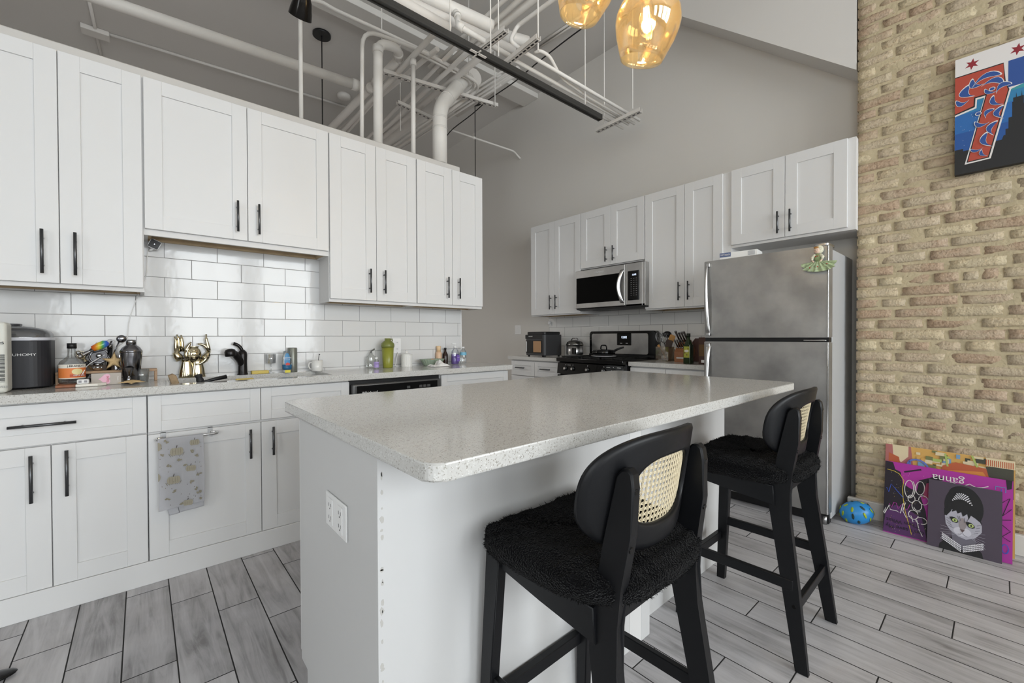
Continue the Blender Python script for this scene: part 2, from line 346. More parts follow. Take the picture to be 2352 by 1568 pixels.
# ---------------------------------------------------------------- brick wall, every brick laid
def brick_mat():
    m = bpy.data.materials.new('old_common_brick'); m.use_nodes = True; nt = m.node_tree; b = nt.nodes['Principled BSDF']; b.inputs['Roughness'].default_value = .88; b.inputs['Specular IOR Level'].default_value = .25
    a = N(nt, 'ShaderNodeAttribute', attribute_name='tone'); g = N(nt, 'ShaderNodeNewGeometry')
    r = N(nt, 'ShaderNodeValToRGB'); r.color_ramp.interpolation = 'LINEAR'; e = r.color_ramp.elements
    e[0].position = 0; e[0].color = (*srgb(195, 169, 143), 1); e[1].position = 1; e[1].color = (*srgb(226, 211, 178), 1)
    for p, c in ((.16, (202, 177, 152)), (.3, (208, 187, 163)), (.45, (216, 197, 169)), (.6, (213, 196, 171)), (.8, (222, 204, 171))): x = e.new(p); x.color = (*srgb(*c), 1)
    nt.links.new(a.outputs['Fac'], r.inputs[0])
    n = N(nt, 'ShaderNodeTexNoise'); n.inputs['Scale'].default_value = 55; n.inputs['Detail'].default_value = 8; n.inputs['Roughness'].default_value = .7; nt.links.new(g.outputs['Position'], n.inputs['Vector'])
    n2 = N(nt, 'ShaderNodeTexNoise'); n2.inputs['Scale'].default_value = 7; n2.inputs['Detail'].default_value = 3; nt.links.new(g.outputs['Position'], n2.inputs['Vector'])
    mx = N(nt, 'ShaderNodeMix', data_type='RGBA', blend_type='MULTIPLY'); mx.inputs['Factor'].default_value = .6
    r2 = N(nt, 'ShaderNodeValToRGB'); r2.color_ramp.elements[0].position = .33; r2.color_ramp.elements[0].color = (.34, .29, .24, 1); r2.color_ramp.elements[1].position = .5; r2.color_ramp.elements[1].color = (1, 1, 1, 1)
    nt.links.new(n.outputs['Fac'], r2.inputs[0]); nt.links.new(r.outputs[0], mx.inputs['A']); nt.links.new(r2.outputs[0], mx.inputs['B'])
    # mortar smears over the faces
    mm = N(nt, 'ShaderNodeMix', data_type='RGBA'); r3 = N(nt, 'ShaderNodeValToRGB'); r3.color_ramp.elements[0].position = .47; r3.color_ramp.elements[1].position = .7; r3.color_ramp.elements[1].color = (.85, .85, .85, 1)
    nt.links.new(n2.outputs['Fac'], r3.inputs[0]); nt.links.new(r3.outputs[0], mm.inputs['Factor']); nt.links.new(mx.outputs['Result'], mm.inputs['A']); mm.inputs['B'].default_value = (*srgb(208, 193, 165), 1)
    nt.links.new(mm.outputs['Result'], b.inputs['Base Color'])
    v = N(nt, 'ShaderNodeTexVoronoi'); v.inputs['Scale'].default_value = 90; nt.links.new(g.outputs['Position'], v.inputs['Vector'])
    h = mth(nt, 'ADD', n.outputs['Fac'], mth(nt, 'MULTIPLY', v.outputs['Distance'], .35))
    bp = N(nt, 'ShaderNodeBump'); bp.inputs['Strength'].default_value = .9; bp.inputs['Distance'].default_value = .012
    nt.links.new(h, bp.inputs['Height']); nt.links.new(bp.outputs[0], b.inputs['Normal']); return m
BRICKM = brick_mat()
MORTAR = mat('sandy_mortar', srgb(192, 178, 148), .9, spec=.2, mottle=(12, .1), bump=(70, .7, .006))
def brick_wall():
    XB = 3.425; y1 = .600; bm = bmesh.new(); lay = bm.verts.layers.float.new('tone')
    rnd = random.Random(3)
    def vert(p, t):
        v = bm.verts.new(p); v[lay] = t; return v
    # wall core with slightly uneven mortar face
    ny, nz = 110, 120
    yl = YR
    for z_ in (0,):
        g = [[vert((XB + .004*math.sin(i*1.3+j*.7)*rnd.random(), y1-.006 + (yl-y1)*i/ny, ZC*j/nz), .5) for j in range(nz+1)] for i in range(ny+1)]
        for i in range(ny):
            for j in range(nz): f = bm.faces.new((g[i][j], g[i][j+1], g[i+1][j+1], g[i+1][j])); f.material_index = 1; f.smooth = True
        back = [vert((XW, y1-.006, 0), .5), vert((XW, y1-.006, ZC), .5)]
        for j in range(nz): pass
        f = bm.faces.new([g[0][j] for j in range(nz+1)][::-1] + [back[0], back[1]][0:2]); f.material_index = 1
    H = .0652; z = .004; k = 0
    while z < ZC-.03:
        y = y1; hd = (k % 6 == 4)
        base = (0 if k % 2 else -.1) + rnd.uniform(-.03, .03)
        first = True
        while y > yl+.1:
            L = (.098 if hd else .2)*rnd.uniform(.93, 1.05)
            if first: L = (rnd.uniform(.16, .2) if k % 2 else rnd.uniform(.075, .105)); first = False
            elif rnd.random() < .10: L *= .55
            ya, yb = y, y-L; y = yb - rnd.uniform(.012, .024)
            if z < .1 and False: continue
            tone = rnd.random()
            if rnd.random() < .12: tone = rnd.uniform(0, .15)
            px_ = XB - rnd.uniform(.003, .0085); za = z + rnd.uniform(-.002, .003); zb = z + .050 + rnd.uniform(-.003, .004)
            nu, nv = (5 if L > .12 else 3), 3
            g = []
            for i in range(nu+1):
                rw = []
                for j in range(nv+1):
                    e = (i in (0, nu)) or (j in (0, nv)); yy = ya + (yb-ya)*i/nu; zz = za + (zb-za)*j/nv
                    rw.append(vert((px_ + (.0035 if e else 0) + rnd.uniform(-.0016, .0016), yy + rnd.uniform(-.003, .003)*(not (i == 0 and ya == y1)), zz + rnd.uniform(-.0022, .0022)), min(1, max(0, tone + rnd.uniform(-.12, .12)))))
                g.append(rw)
            for i in range(nu):
                for j in range(nv): f = bm.faces.new((g[i][j], g[i][j+1], g[i+1][j+1], g[i+1][j])); f.smooth = True
            # sides going back into the mortar (the end brick runs the depth of the pier)
            ring = [g[i][0] for i in range(nu+1)] + [g[nu][j] for j in range(1, nv+1)] + [g[i][nv] for i in range(nu-1, -1, -1)] + [g[0][j] for j in range(nv-1, 0, -1)]
            dep = .235 if ya == y1 else .02
            rb = [vert((v.co.x + dep, v.co.y, v.co.z), v[lay]) for v in ring]
            for q in range(len(ring)):
                p = (q+1) % len(ring); f = bm.faces.new((ring[q], ring[p], rb[p], rb[q])); f.smooth = False
        z += H; k += 1
    bmesh.ops.recalc_face_normals(bm, faces=bm.faces[:])
    me = bpy.data.meshes.new('wall_brick'); bm.to_mesh(me); bm.free(); me.materials.append(BRICKM); me.materials.append(MORTAR)
    o = bpy.data.objects.new('wall_brick', me); COL.objects.link(o); tag(o, kind='structure')
brick_wall()
struct('baseboard_right', MB().box((3.388, YR, 0), (3.42, .636, .108), .004), mat('baseboard_paint', srgb(214, 211, 206), .5))
struct('baseboard_back', MB().box((XW-.015, 3.70, 0), (XW, 6.5, .11), .003), MATS['baseboard_paint'])
# ================================================================ cabinets
def door_panel(mb, x0, x1, z0, z1, y=0., th=.019, st=.070, rec=.008):
    """shaker front: frame and recessed panel; front plane at local y"""
    e = .0012
    mb.box((x0, y, z0), (x0+st, y+th, z1), e); mb.box((x1-st, y, z0), (x1, y+th, z1), e)
    mb.box((x0+st, y, z0), (x1-st, y+th, z0+st), e*.6); mb.box((x0+st, y, z1-st), (x1-st, y+th, z1), e*.6)
    mb.box((x0+st-.001, y+rec, z0+st-.001), (x1-st+.001, y+th-.001, z1-st+.001))
def bar_handle(parent, x, z, L, vert=True, y=0.):
    mb = MB(); r = .006; o = .03
    if vert:
        mb.cyl((x, y-o, z-L/2), (x, y-o, z+L/2), r, 14)
        for q in (-1, 1): mb.cyl((x, y-o, z+q*L*.31), (x, y+.001, z+q*L*.31), .0045, 10)
    else:
        mb.cyl((x-L/2, y-o, z), (x+L/2, y-o, z), r, 14)
        for q in (-1, 1): mb.cyl((x+q*L*.31, y-o, z), (x+q*L*.31, y+.001, z), .0045, 10)
    return mb.build('handle', BAR, parent)
def cabinet(name, label, cat, loc, rz, w, d, h, fronts, toe=0., under=False, group=None, hl=.16, top=True):
    """fronts: (kind, x0, x1, z0, z1, handle) ; handle = None | ('v', x, z[, L]) | ('h', x, z[, L])"""
    t = thing(name, label, cat, loc, rz, group); mb = MB(); y0 = .020
    if toe:
        mb.box((0, y0+.06, 0), (w, d, toe)); mb.box((0, y0, toe), (w, d, h))
    elif under:      # hollow underside with raw wood rails
        mb.box((0, y0, .03), (w, d, h)); mb.box((0, y0, 0), (w, y0+.018, .0299)); mb.box((0, y0+.0181, 0), (.016, d, .0299)); mb.box((w-.016, y0+.0181, 0), (w, d, .0299))
        mb.mi = 1; mb.box((.016, d-.03, .004), (w-.016, d, .0299)); mb.box((.016, y0+.018, .006), (.03, d-.03, .0299)); mb.box((w-.03, y0+.018, .006), (w-.016, d-.03, .0299))
    else: mb.box((0, y0, 0), (w, d, h))
    mb.build('body', [WHITE2, RAWWOOD], t)
    for kind, x0, x1, z0, z1, hd in fronts:
        f = MB()
        st = .071 if (z1-z0) > .25 else .048
        door_panel(f, x0, x1, z0, z1, 0, st=st)
        fo = f.build(kind, WHITE, t)
        if hd:
            L = hd[3] if len(hd) > 3 else hl
            bar_handle(fo, hd[1], hd[2], L, hd[0] == 'v')
    return t
g = .0015
def doors2(w, z0, z1, hz, split=None, L=.16, off=.05, e=.004):
    s = split or w/2
    return [('door', e, s-g, z0, z1, ('v', s-g-off, hz, L)), ('door', s+g, w-e, z0, z1, ('v', s+g+off, hz, L))]
YU = 2.805; YB = 2.575
# --- sink run, upper cabinets (fronts face the window wall)
UD = YP - YU - .001
cabinet('wall_cabinet', 'tall white two-door wall cabinet above the ice maker, leftmost in the sink run', 'cabinet', (-.572, YU, 1.366), 0, .585, UD, 1.074,
        doors2(.585, .02, 1.072, .155, .2955, .195), under=True, group='white wall cabinets over the sink run')
cabinet('wall_cabinet', 'short white two-door wall cabinet hanging high over the kitchen sink', 'cabinet', (.0135, YU, 1.655), 0, .893, UD, .785,
        doors2(.893, .03, .783, .155, .4475, .17), under=True, group='white wall cabinets over the sink run')
cabinet('wall_cabinet', 'white two-door wall cabinet above the green shaker bottle', 'cabinet', (.907, YU, 1.366), 0, .6165, UD, 1.074,
        doors2(.6165, .02, 1.072, .15, .31, .16), under=True, group='white wall cabinets over the sink run')
cabinet('wall_cabinet', 'white two-door wall cabinet at the open right end of the sink run', 'cabinet', (1.524, YU, 1.366), 0, .605, UD, 1.074,
        doors2(.605, .02, 1.072, .15, .307, .16), under=True, group='white wall cabinets over the sink run')
# --- sink run, base cabinets
BH = .876; BD = YP-YB-.001
cabinet('base_cabinet', 'white base cabinet under the ice maker with one wide drawer over two doors', 'cabinet', (-.605, YB, 0), 0, .62, BD, BH,
        [('drawer', .004, .6185, .70, .868, ('h', .30, .785, .19)), ('door', .004, .3165, .107, .693, ('v', .265, .57, .19)), ('door', .3195, .6185, .107, .693, ('v', .365, .575, .19))], group='white base cabinets under the sink counter')
sb = cabinet('base_cabinet', 'white sink base cabinet with two false drawer fronts and a towel on its left door', 'cabinet', (.017, YB, 0), 0, .925, BD, .60,
        [('drawer', .0015, .4555, .70, .868, None), ('drawer', .4585, .9235, .70, .868, None), ('door', .0015, .4555, .107, .688, ('v', .405, .585, .15)), ('door', .4585, .9235, .107, .688, ('v', .51, .585, .15))], group='white base cabinets under the sink counter')
cabinet('base_cabinet', 'white base cabinet right of the dishwasher with a drawer over a door', 'cabinet', (1.58, YB, 0), 0, .62, BD, BH,
        [('drawer', .004, .6185, .70, .868, ('h', .31, .785)), ('door', .004, .6185, .107, .688, ('v', .05, .58))], group='white base cabinets under the sink counter')
mb = MB(); mb.box((0, .02, .601), (.925, .036, .876)); mb.box((0, .036, .601), (.016, BD, .876)); mb.box((.909, .036, .601), (.925, BD, .876)); mb.build('face_frame', WHITE2, sb)
tag(MB().box((-.605, YB-.006, 0), (.945, YB+.018, .1055), .002).build('toe_board', WHITE), 'long white toe board along the floor under the sink run', 'toe board')
tag(MB().box((1.58, YB-.006, 0), (2.2, YB+.018, .1055), .002).build('toe_board', WHITE), 'short white toe board on the floor right of the dishwasher', 'toe board')
# --- counter of the sink run, with the sink hole
SX0, SX1, SY0, SY1 = .10, .862, 2.63, 2.965
YF = YB-.036
mb = MB(); zt = .914; zb = .8785
for a, b in (((-1.3, YF, zb), (SX0, YP-.009, zt)), ((SX1, YF, zb), (2.215, YP-.009, zt)), ((SX0, YF, zb), (SX1, SY0, zt)), ((SX0, SY1, zb), (SX1, YP-.009, zt))): mb.box(a, b)
mb.box((2.0605, YP-.01, zb), (2.215, YP+.10, zt))
tag(mb.build('countertop', QUARTZ), 'long speckled grey quartz countertop over the sink run, holding the sink', 'countertop')
# undermount sink bowl
t = thing('kitchen_sink', 'stainless undermount kitchen sink set in the long quartz countertop', 'sink', (0, 0, 0))
mb = MB(); th = .004; zs = .69
mb.box((SX0-.01, SY0-.01, zs), (SX1+.01, SY1+.01, zs+th)); mb.box((SX0-.01, SY0-.01, zs), (SX0, SY1+.01, .8784)); mb.box((SX1, SY0-.01, zs), (SX1+.01, SY1+.01, .8784))
mb.box((SX0, SY0-.01, zs), (SX1, SY0, .8784)); mb.box((SX0, SY1, zs), (SX1, SY1+.01, .8784)); mb.build('bowl', STEELL, t)
MB().cyl((.48, 2.8, zs+.004), (.48, 2.8, zs+.008), .04).build('drain', CHROME, t)
# --- dishwasher
t = thing('dishwasher', 'dark dishwasher built in under the sink counter, mostly behind the island', 'dishwasher', (.948, YB-.01, 0), 0)
DG = mat('dishwasher_grey', srgb(92, 92, 92), .35, .4)
MB().box((0, .03, .02), (.622, .42, .872)).build('body', BLACKP, t)
MB().box((.004, 0, .11), (.618, .03, .80), .004).build('door', DG, t)
cp_ = MB().box((.004, -.012, .705), (.618, .03, .852), .012, 3).build('control_panel', DG, t)
MB().box((.03, -.0145, .715), (.59, -.0115, .84), .001).build('display', BLACKG, cp_)
for i in range(4): MB().box((.42+i*.03+(.0 if i else -.06), -.016, .80), (.443+i*.03+(.0 if i else -.06), -.0145, .817), .001).build('button', DG, cp_)
text('brand_text', 'Whirlpool', .024, frame((.11, -.0155, .795), (1, 0, 0), (0, 0, 1)), TEXTW, cp_)

# --- range run (fronts face the viewer's side, -x). local x runs to world -y
XU = 3.346; RD = XW-XU-.001; R90 = -PI/2
def rcab(label, y0, y1, z0, h, fronts, **k): return cabinet('wall_cabinet', label, 'cabinet', (XU, y0, z0), R90, y0-y1-.001, RD, h, fronts, group='white wall cabinets over the range run', **k)
wA = 3.512-2.784
rcab('white two-door wall cabinet above the air fryer oven, farthest left on the range wall', 3.512, 2.784, 1.366, 1.01, doors2(wA, .012, 1.008, .14, .36, .15, .04), under=True)
wB = 2.784-2.06
rcab('short white two-door wall cabinet above the microwave', 2.784, 2.06, 1.806, .57, doors2(wB, .012, .568, .11, .362, .14, .04))
wC = 2.06-1.337
rcab('tall white two-door wall cabinet between microwave and refrigerator', 2.06, 1.337, 1.366, 1.01, [('door', .004, .363, .012, 1.008, ('v', .325, .14, .15)), ('door', .366, .665, .012, 1.008, ('v', .405, .14, .15))], under=True)
wD = 1.337-.594
rcab('wide white two-door cabinet above the refrigerator', 1.337, .594, 1.80, .576, [('door', .006, .357, .018, .574, ('v', .32, .12, .15)), ('door', .36, .702, .018, .574, ('v', .395, .12, .15))])
XRB = 3.14; ZR = .921
def rbase(label, y0, y1, fronts): return cabinet('base_cabinet', label, 'cabinet', (XRB, y0, 0), R90, y0-y1-.001, XW-XRB-.001, .884, fronts, toe=.1, group='white base cabinets along the range wall')
rbase('white base cabinet under the air fryer oven with two small drawers', 3.62, 2.87, [('drawer', .004, .371, .715, .872, ('h', .17, .80, .14)), ('drawer', .376, .745, .715, .872, ('h', .555, .80, .14)), ('door', .004, .371, .11, .708, None), ('door', .376, .745, .11, .708, None)])
rbase('white base cabinet between the range and the refrigerator', 2.075, 1.405, [('drawer', .004, .325, .715, .872, None), ('drawer', .33, .665, .715, .872, None), ('door', .004, .325, .11, .708, None), ('door', .33, .665, .11, .708, None)])
tag(MB().box((3.12, 2.868, ZR-.036), (XW-.009, 3.655, ZR), .002).build('countertop', QUARTZ), 'short quartz countertop left of the range, under the air fryer oven', 'countertop')
tag(MB().box((3.12, 1.405, ZR-.036), (XW-.009, 2.078, ZR), .002).build('countertop', QUARTZ), 'short quartz countertop between the range and the refrigerator', 'countertop')
# ================================================================ island
IX0, IX1, IY0, IY1 = .371, 2.349, .638, 1.651
def rrect(x0, x1, y0, y1, r, n=6):
    out = []
    for cx, cy, a0 in ((x1-r, y1-r, 0), (x0+r, y1-r, PI/2), (x0+r, y0+r, PI), (x1-r, y0+r, 1.5*PI)):
        for i in range(n+1): a = a0+i*PI/2/n; out.append((cx+r*math.cos(a), cy+r*math.sin(a)))
    return out
mb = MB(); mb.prism(rrect(IX0, IX1, IY0, IY1, .032), .034, Matrix.Translation((0, 0, .88)), .004)
tag(mb.build('island_countertop', QUARTZ), 'large speckled grey quartz slab with rounded corners on the kitchen island', 'countertop')
ISW = mat('island_paint', srgb(204, 204, 204), .5, bump=(25, .12, .002))
t = thing('kitchen_island', 'white kitchen island base in the centre of the room, under the overhanging quartz slab', 'island')
mb = MB(); pl = lambda yb: [(.377, .873), (1.391, .873), (1.391, .932), (2.262, .932), (2.262, yb), (.377, yb)]
mb.prism(pl(1.40), .1099); mb.prism(pl(1.462), .7695, Matrix.Translation((0, 0, .11)))
mb.build('body', ISW, t)
MB().box((1.318, .8715, 0), (1.3905, .8729, .8795)).build('filler_strip', WHITE2, t)
MB().box((1.3915, .871, 0), (1.451, .9315, .8795), .003).build('corner_post', ISW, t)
# chipped plaster down the near corner
ch = MB(); rr = random.Random(5)
for i in range(38):
    z = rr.uniform(.02, .86); a = rr.uniform(.001, .005)*(1.6 if .4 < z < .75 else .8); h = rr.uniform(.003, .012)
    poly = [(a*(.6+.6*rr.random())*math.cos(q*PI/3.5)*.8, h*(.6+.5*rr.random())*math.sin(q*PI/3.5)) for q in range(7)]
    ch.prism(poly, .0007, frame((.3845+rr.uniform(0, .003), .8731, z), (1, 0, 0), (0, 0, 1)))
ch.build('chipped_edge', mat('chipped_plaster', srgb(186, 184, 180), .9), t)
for k, (a, b) in enumerate(((.381, 1.0), (1.003, 1.63), (1.633, 2.258))):
    cab = MB(); M = frame((b, 1.4845, 0), (-1, 0, 0), (0, -1, 0))
    f = MB(); L = b-a; e = .0012; st = .057; y0 = 0
    for (xa, xb, za, zb_, ya, yb) in ((0, st, .126, .87, 0, .02), (L-st, L, .126, .87, 0, .02), (st, L-st, .126, .126+st, 0, .02), (st, L-st, .87-st, .87, 0, .02), (st-.001, L-st+.001, .18, .815, .007, .019)):
        f.box((a+xa, 1.4845-ya, za), (a+xb, 1.4845-yb, zb_), 0)
    fo = f.build('door', WHITE, t); hm = MB(); hx = a+.05 if k % 2 else b-.05
    hm.cyl((hx, 1.5145, .60), (hx, 1.5145, .78), .006, 12)
    for q in (.635, .745): hm.cyl((hx, 1.5145, q), (hx, 1.484, q), .0045, 8)
    hm.build('handle', BAR, fo)
o = MB().box((.3715, 1.045, .632), (.377, 1.197, .722), .003, 2).build('outlet_plate', WHITEP, t)
for c in (1.085, 1.157):
    r = MB().box((.3695, c-.017, .643), (.3716, c+.017, .711), .001).build('receptacle', WHITEP, o)
for c in (1.085, 1.157):
  sl_ = MB()
  if 1:
    for z in (.657, .69):
        sl_.box((.3692, c-.008, z), (.3696, c-.006, z+.009)); sl_.box((.3692, c+.006, z), (.3696, c+.008, z+.009)); sl_.cyl((.3692, c, z-.005), (.3696, c, z-.005), .0022, 8)
  sl_.build('socket_slots', TEXTB, o)

# ================================================================ counter stools
STW = mat('black_stained_wood', srgb(17, 18, 21), .42, spec=.35, bump=(50, .2, .0006))
def fabric_mat():
    m = mat('black_boucle', srgb(11, 11, 13), 1., spec=.05, sheen=.06); nt = m.node_tree; b = nt.nodes['Principled BSDF']
    tc = N(nt, 'ShaderNodeTexCoord'); v = N(nt, 'ShaderNodeTexVoronoi'); v.inputs['Scale'].default_value = 260; nt.links.new(tc.outputs['Object'], v.inputs['Vector'])
    n = N(nt, 'ShaderNodeTexNoise'); n.inputs['Scale'].default_value = 120; n.inputs['Detail'].default_value = 6; nt.links.new(tc.outputs['Object'], n.inputs['Vector'])
    bp = N(nt, 'ShaderNodeBump'); bp.inputs['Strength'].default_value = 1; bp.inputs['Distance'].default_value = .006
    nt.links.new(mth(nt, 'ADD', v.outputs['Distance'], n.outputs['Fac']), bp.inputs['Height']); nt.links.new(bp.outputs[0], b.inputs['Normal'])
    return m
BOUCLE = fabric_mat()
CANE = mat('rattan_cane', srgb(216, 203, 172), .6)
SCREW = mat('black_screw', srgb(20, 20, 20), .25, .6)
def back_pt(a, k, th):
    """point on the bent back panel: a angle, k 0 = opening edge .. 1 = outer edge, th offset in thickness"""
    ca, sa = math.cos(a), math.sin(a); p = 2/2.75
    sg = lambda v: math.copysign(abs(v)**p, v)
    xo, zo = .207*sg(ca), .817 + .127*sg(sa)
    if sa < 0: xo *= 1 - .17*abs(sa)**2
    xi, zi = .108*sg(ca), .817 + .074*sg(sa)
    return (xi+(xo-xi)*k, zi+(zo-zi)*k)
def back_y(x, z): return -.178 + 1.75*x*x - (z-.80)*.16
def make_stool():
    t = thing('counter_stool', 'black wooden counter stool with cane back and fluffy black seat, nearest the viewer', 'stool', (.838, .645, 0), 0, 'black counter stools at the island')
    # seat cushion
    mb = MB(); rnd = random.Random(11)
    NU, NV = 150, 26
    def sp(u, v):
        a = 2*PI*u; p = 2/(4.2 if math.sin(a) > 0 else 3.); ca, sa = math.cos(a), math.sin(a)
        cx = math.copysign(abs(ca)**p, ca); cy = math.copysign(abs(sa)**p, sa)
        w_ = .232 + .014*cy; y = .212*cy + .004; x = w_*cx
        b = v*PI  # 0 top centre -> pi bottom centre
        s = math.sin(b)**.42 if v < 1 else 0
        z = .640 + (.044 + .004*x*x*100*0)*math.cos(b)*(1.0)
        zz = z + (.012*abs(cx)**2*s if math.cos(b) > 0 else 0) - (.012*math.cos(b)*(1-s) if math.cos(b) > 0 else 0)
        n = .0022*(math.sin(91*x*s+31*y)+math.sin(113*y*s+67*z*3)) + rnd.uniform(-.0026, .0026)
        return Vector((x*s*(1+n*2), y*s*(1+n*2), zz+n))
    g = [[None]*(NV+1) for _ in range(NU)]
    for i in range(NU):
        for j in range(NV+1): g[i][j] = mb.bm.verts.new(sp(i/NU, .0005+.999*j/NV))
    for i in range(NU):
        for j in range(NV): f = mb.bm.faces.new((g[i][j], g[(i+1) % NU][j], g[(i+1) % NU][j+1], g[i][j+1])); f.smooth = True
    # tufts of the pile
    for q in range(5200):
        u = rnd.random(); v = rnd.uniform(.04, .74); p0 = sp(u, v); c = Vector((0, .01, .60)); n = (p0-c); n.z *= 1.6; n.normalize()
        d = (n + Vector((rnd.uniform(-1, 1), rnd.uniform(-1, 1), rnd.uniform(-1, 1)))*.75).normalized(); s_ = n.cross(d); s_ = s_.normalized()*.0009 if s_.length > .01 else Vector((.0009, 0, 0))
        h = rnd.uniform(.004, .009); a = mb.bm.verts.new(p0-n*.001+s_); b = mb.bm.verts.new(p0-n*.001-s_); e = mb.bm.verts.new(p0+d*h); mb.bm.faces.new((a, b, e))
    mb.build('seat', BOUCLE, t, recalc=False)
    # legs: rear legs sweep up into the back posts
    prof = [(-.238, 0), (-.200, 0), (-.150, .30), (-.112, .52), (-.112, .60), (-.138, .74), (-.160, .868), (-.172, .882), (-.186, .885), (-.196, .876), (-.200, .85), (-.196, .76), (-.180, .66), (-.170, .58), (-.176, .50), (-.205, .28)]
    for s in (-1, 1):
        mb = MB(); mb.prism([(y, z) for y, z in prof], .026, frame((0, 0, 0), (0, 1, 0), (0, 0, 1)), .004)
        for v in mb.bm.verts:
            z = v.co.z; xc = .196 - .034*min(1, z/.55) - .020*max(0, (z-.55)/.33); v.co.x = s*(v.co.x - .013) + s*xc
        lo = mb.build('leg', STW, t)
        for zz, yy in ((.845, -.197), (.735, -.191)):
            if zz < .8: x_ = s*.153
            else: x_ = s*.146
            MB().cyl((x_, yy+.004, zz), (x_, yy-.0035, zz-.001), .0062, 12).build('screw', SCREW, lo)
        MB().cyl((s*.190, -.194, .212), (s*.1975, -.194, .212), .006, 12).build('screw', SCREW, lo)
    for s in (-1, 1):
        mb = MB(); mb.prism([(.188, 0), (.222, 0), (.200, .60), (.150, .60)], .030, frame((0, 0, 0), (0, 1, 0), (0, 0, 1)), .003)
        for v in mb.bm.verts: v.co.x = s*(v.co.x - .015) + s*(.197 - .020*v.co.z/.6)
        mb.build('leg', STW, t)
    # seat frame
    mb = MB()
    for s in (-1, 1):
        mb.prism([(-.125, .605), (.17, .608), (.17, .572), (.02, .553), (-.13, .535)], .020, frame((s*.172-.010, 0, 0), (0, 1, 0), (0, 0, 1)), .002)
    mb.box((-.165, .165, .57), (.165, .185, .61), .002); mb.box((-.165, -.14, .555), (.165, -.12, .61), .002); mb.box((-.162, -.13, .585), (.162, .17, .603))
    mb.build('seat_frame', STW, t)
    for s in (-1, 1): MB().box((s*.185-.009, -.19, .262), (s*.185+.009, .205, .297), .002).build('stretcher', STW, t)
    MB().box((-.182, .198, .188), (.182, .219, .224), .002).build('footrest', STW, t)
    MB().box((-.178, -.205, .192), (.178, -.187, .226), .002).build('stretcher', STW, t)
    # bent back panel with opening
    mb = MB(); n = 72; kk = 7; th = .008
    lay = []
    for sd in (-1, 1):
        L = []
        for i in range(n):
            row = []
            for k in range(kk+1):
                x, z = back_pt(2*PI*i/n, k/kk, 0); q = th
                if k == kk: q = th*.55
                if k == 0: q = th*.8
                row.append(mb.bm.verts.new((x, back_y(x, z)+sd*q, z)))
            L.append(row)
        lay.append(L)
    for L in lay:
        for i in range(n):
            for k in range(kk): f = mb.bm.faces.new((L[i][k], L[(i+1) % n][k], L[(i+1) % n][k+1], L[i][k+1])); f.smooth = True
    for k in (0, kk):
        for i in range(n): f = mb.bm.faces.new((lay[0][i][k], lay[0][(i+1) % n][k], lay[1][(i+1) % n][k], lay[1][i][k])); f.smooth = True
    bp = mb.build('backrest', STW, t)
    # woven cane: pairs of upright and level strands plus both diagonals
    mb = MB(); p = .0125; hw = .0011
    def inside(x, z):
        ax = abs(x)/.110; az = abs(z-.817)/.076
        return ax**2.75 + az**2.75 <= 1
    def strand(x0, z0, x1, z1, off):
        m_ = 40; pts = []
        for i in range(m_+1):
            x = x0+(x1-x0)*i/m_; z = z0+(z1-z0)*i/m_
            if inside(x, z): pts.append((x, z))
        if len(pts) < 2: return
        dx, dz = x1-x0, z1-z0; l = math.hypot(dx, dz); nx, nz = -dz/l*hw, dx/l*hw; prev = None
        for x, z in pts:
            y = back_y(x, z)+.004+off
            a = mb.bm.verts.new((x-nx, y, z-nz)); b = mb.bm.verts.new((x+nx, y, z+nz))
            if prev: mb.bm.faces.new((prev[0], a, b, prev[1]))
            prev = (a, b)
    i = -9
    while i <= 9:
        for o_ in (-.0016, .0016): strand(i*p+o_, .73, i*p+o_, .90, 0); strand(-.12, .817+i*p+o_, .12, .817+i*p+o_, .0006)
        i += 1
    for i in range(-20, 21):
        c = i*p + p/2
        strand(c-.09, .817-.09, c+.09, .817+.09, .0012); strand(c+.09, .817-.09, c-.09, .817+.09, .0018)
    mb.build('cane_panel', CANE, bp, recalc=False)
    return t
st1 = make_stool()
st1.rotation_euler.z = R_ = math.radians(0.5)
st2 = copy_tree(st1); st2.location = (1.860, .652, 0); st2['label'] = 'black wooden counter stool with cane back, farther one, in front of the refrigerator'
tag(MB().prism([(-.006, -.003), (.0, -.006), (.007, -.002), (.004, .004), (-.003, .006)], .003, frame((.70, .50, .676), (1, .2, 0), (0, 1, .1))).build('leaf_scrap', mat('leaf_green', srgb(60, 140, 50), .6)), 'tiny green leaf scrap on the nearest stool seat', 'leaf')

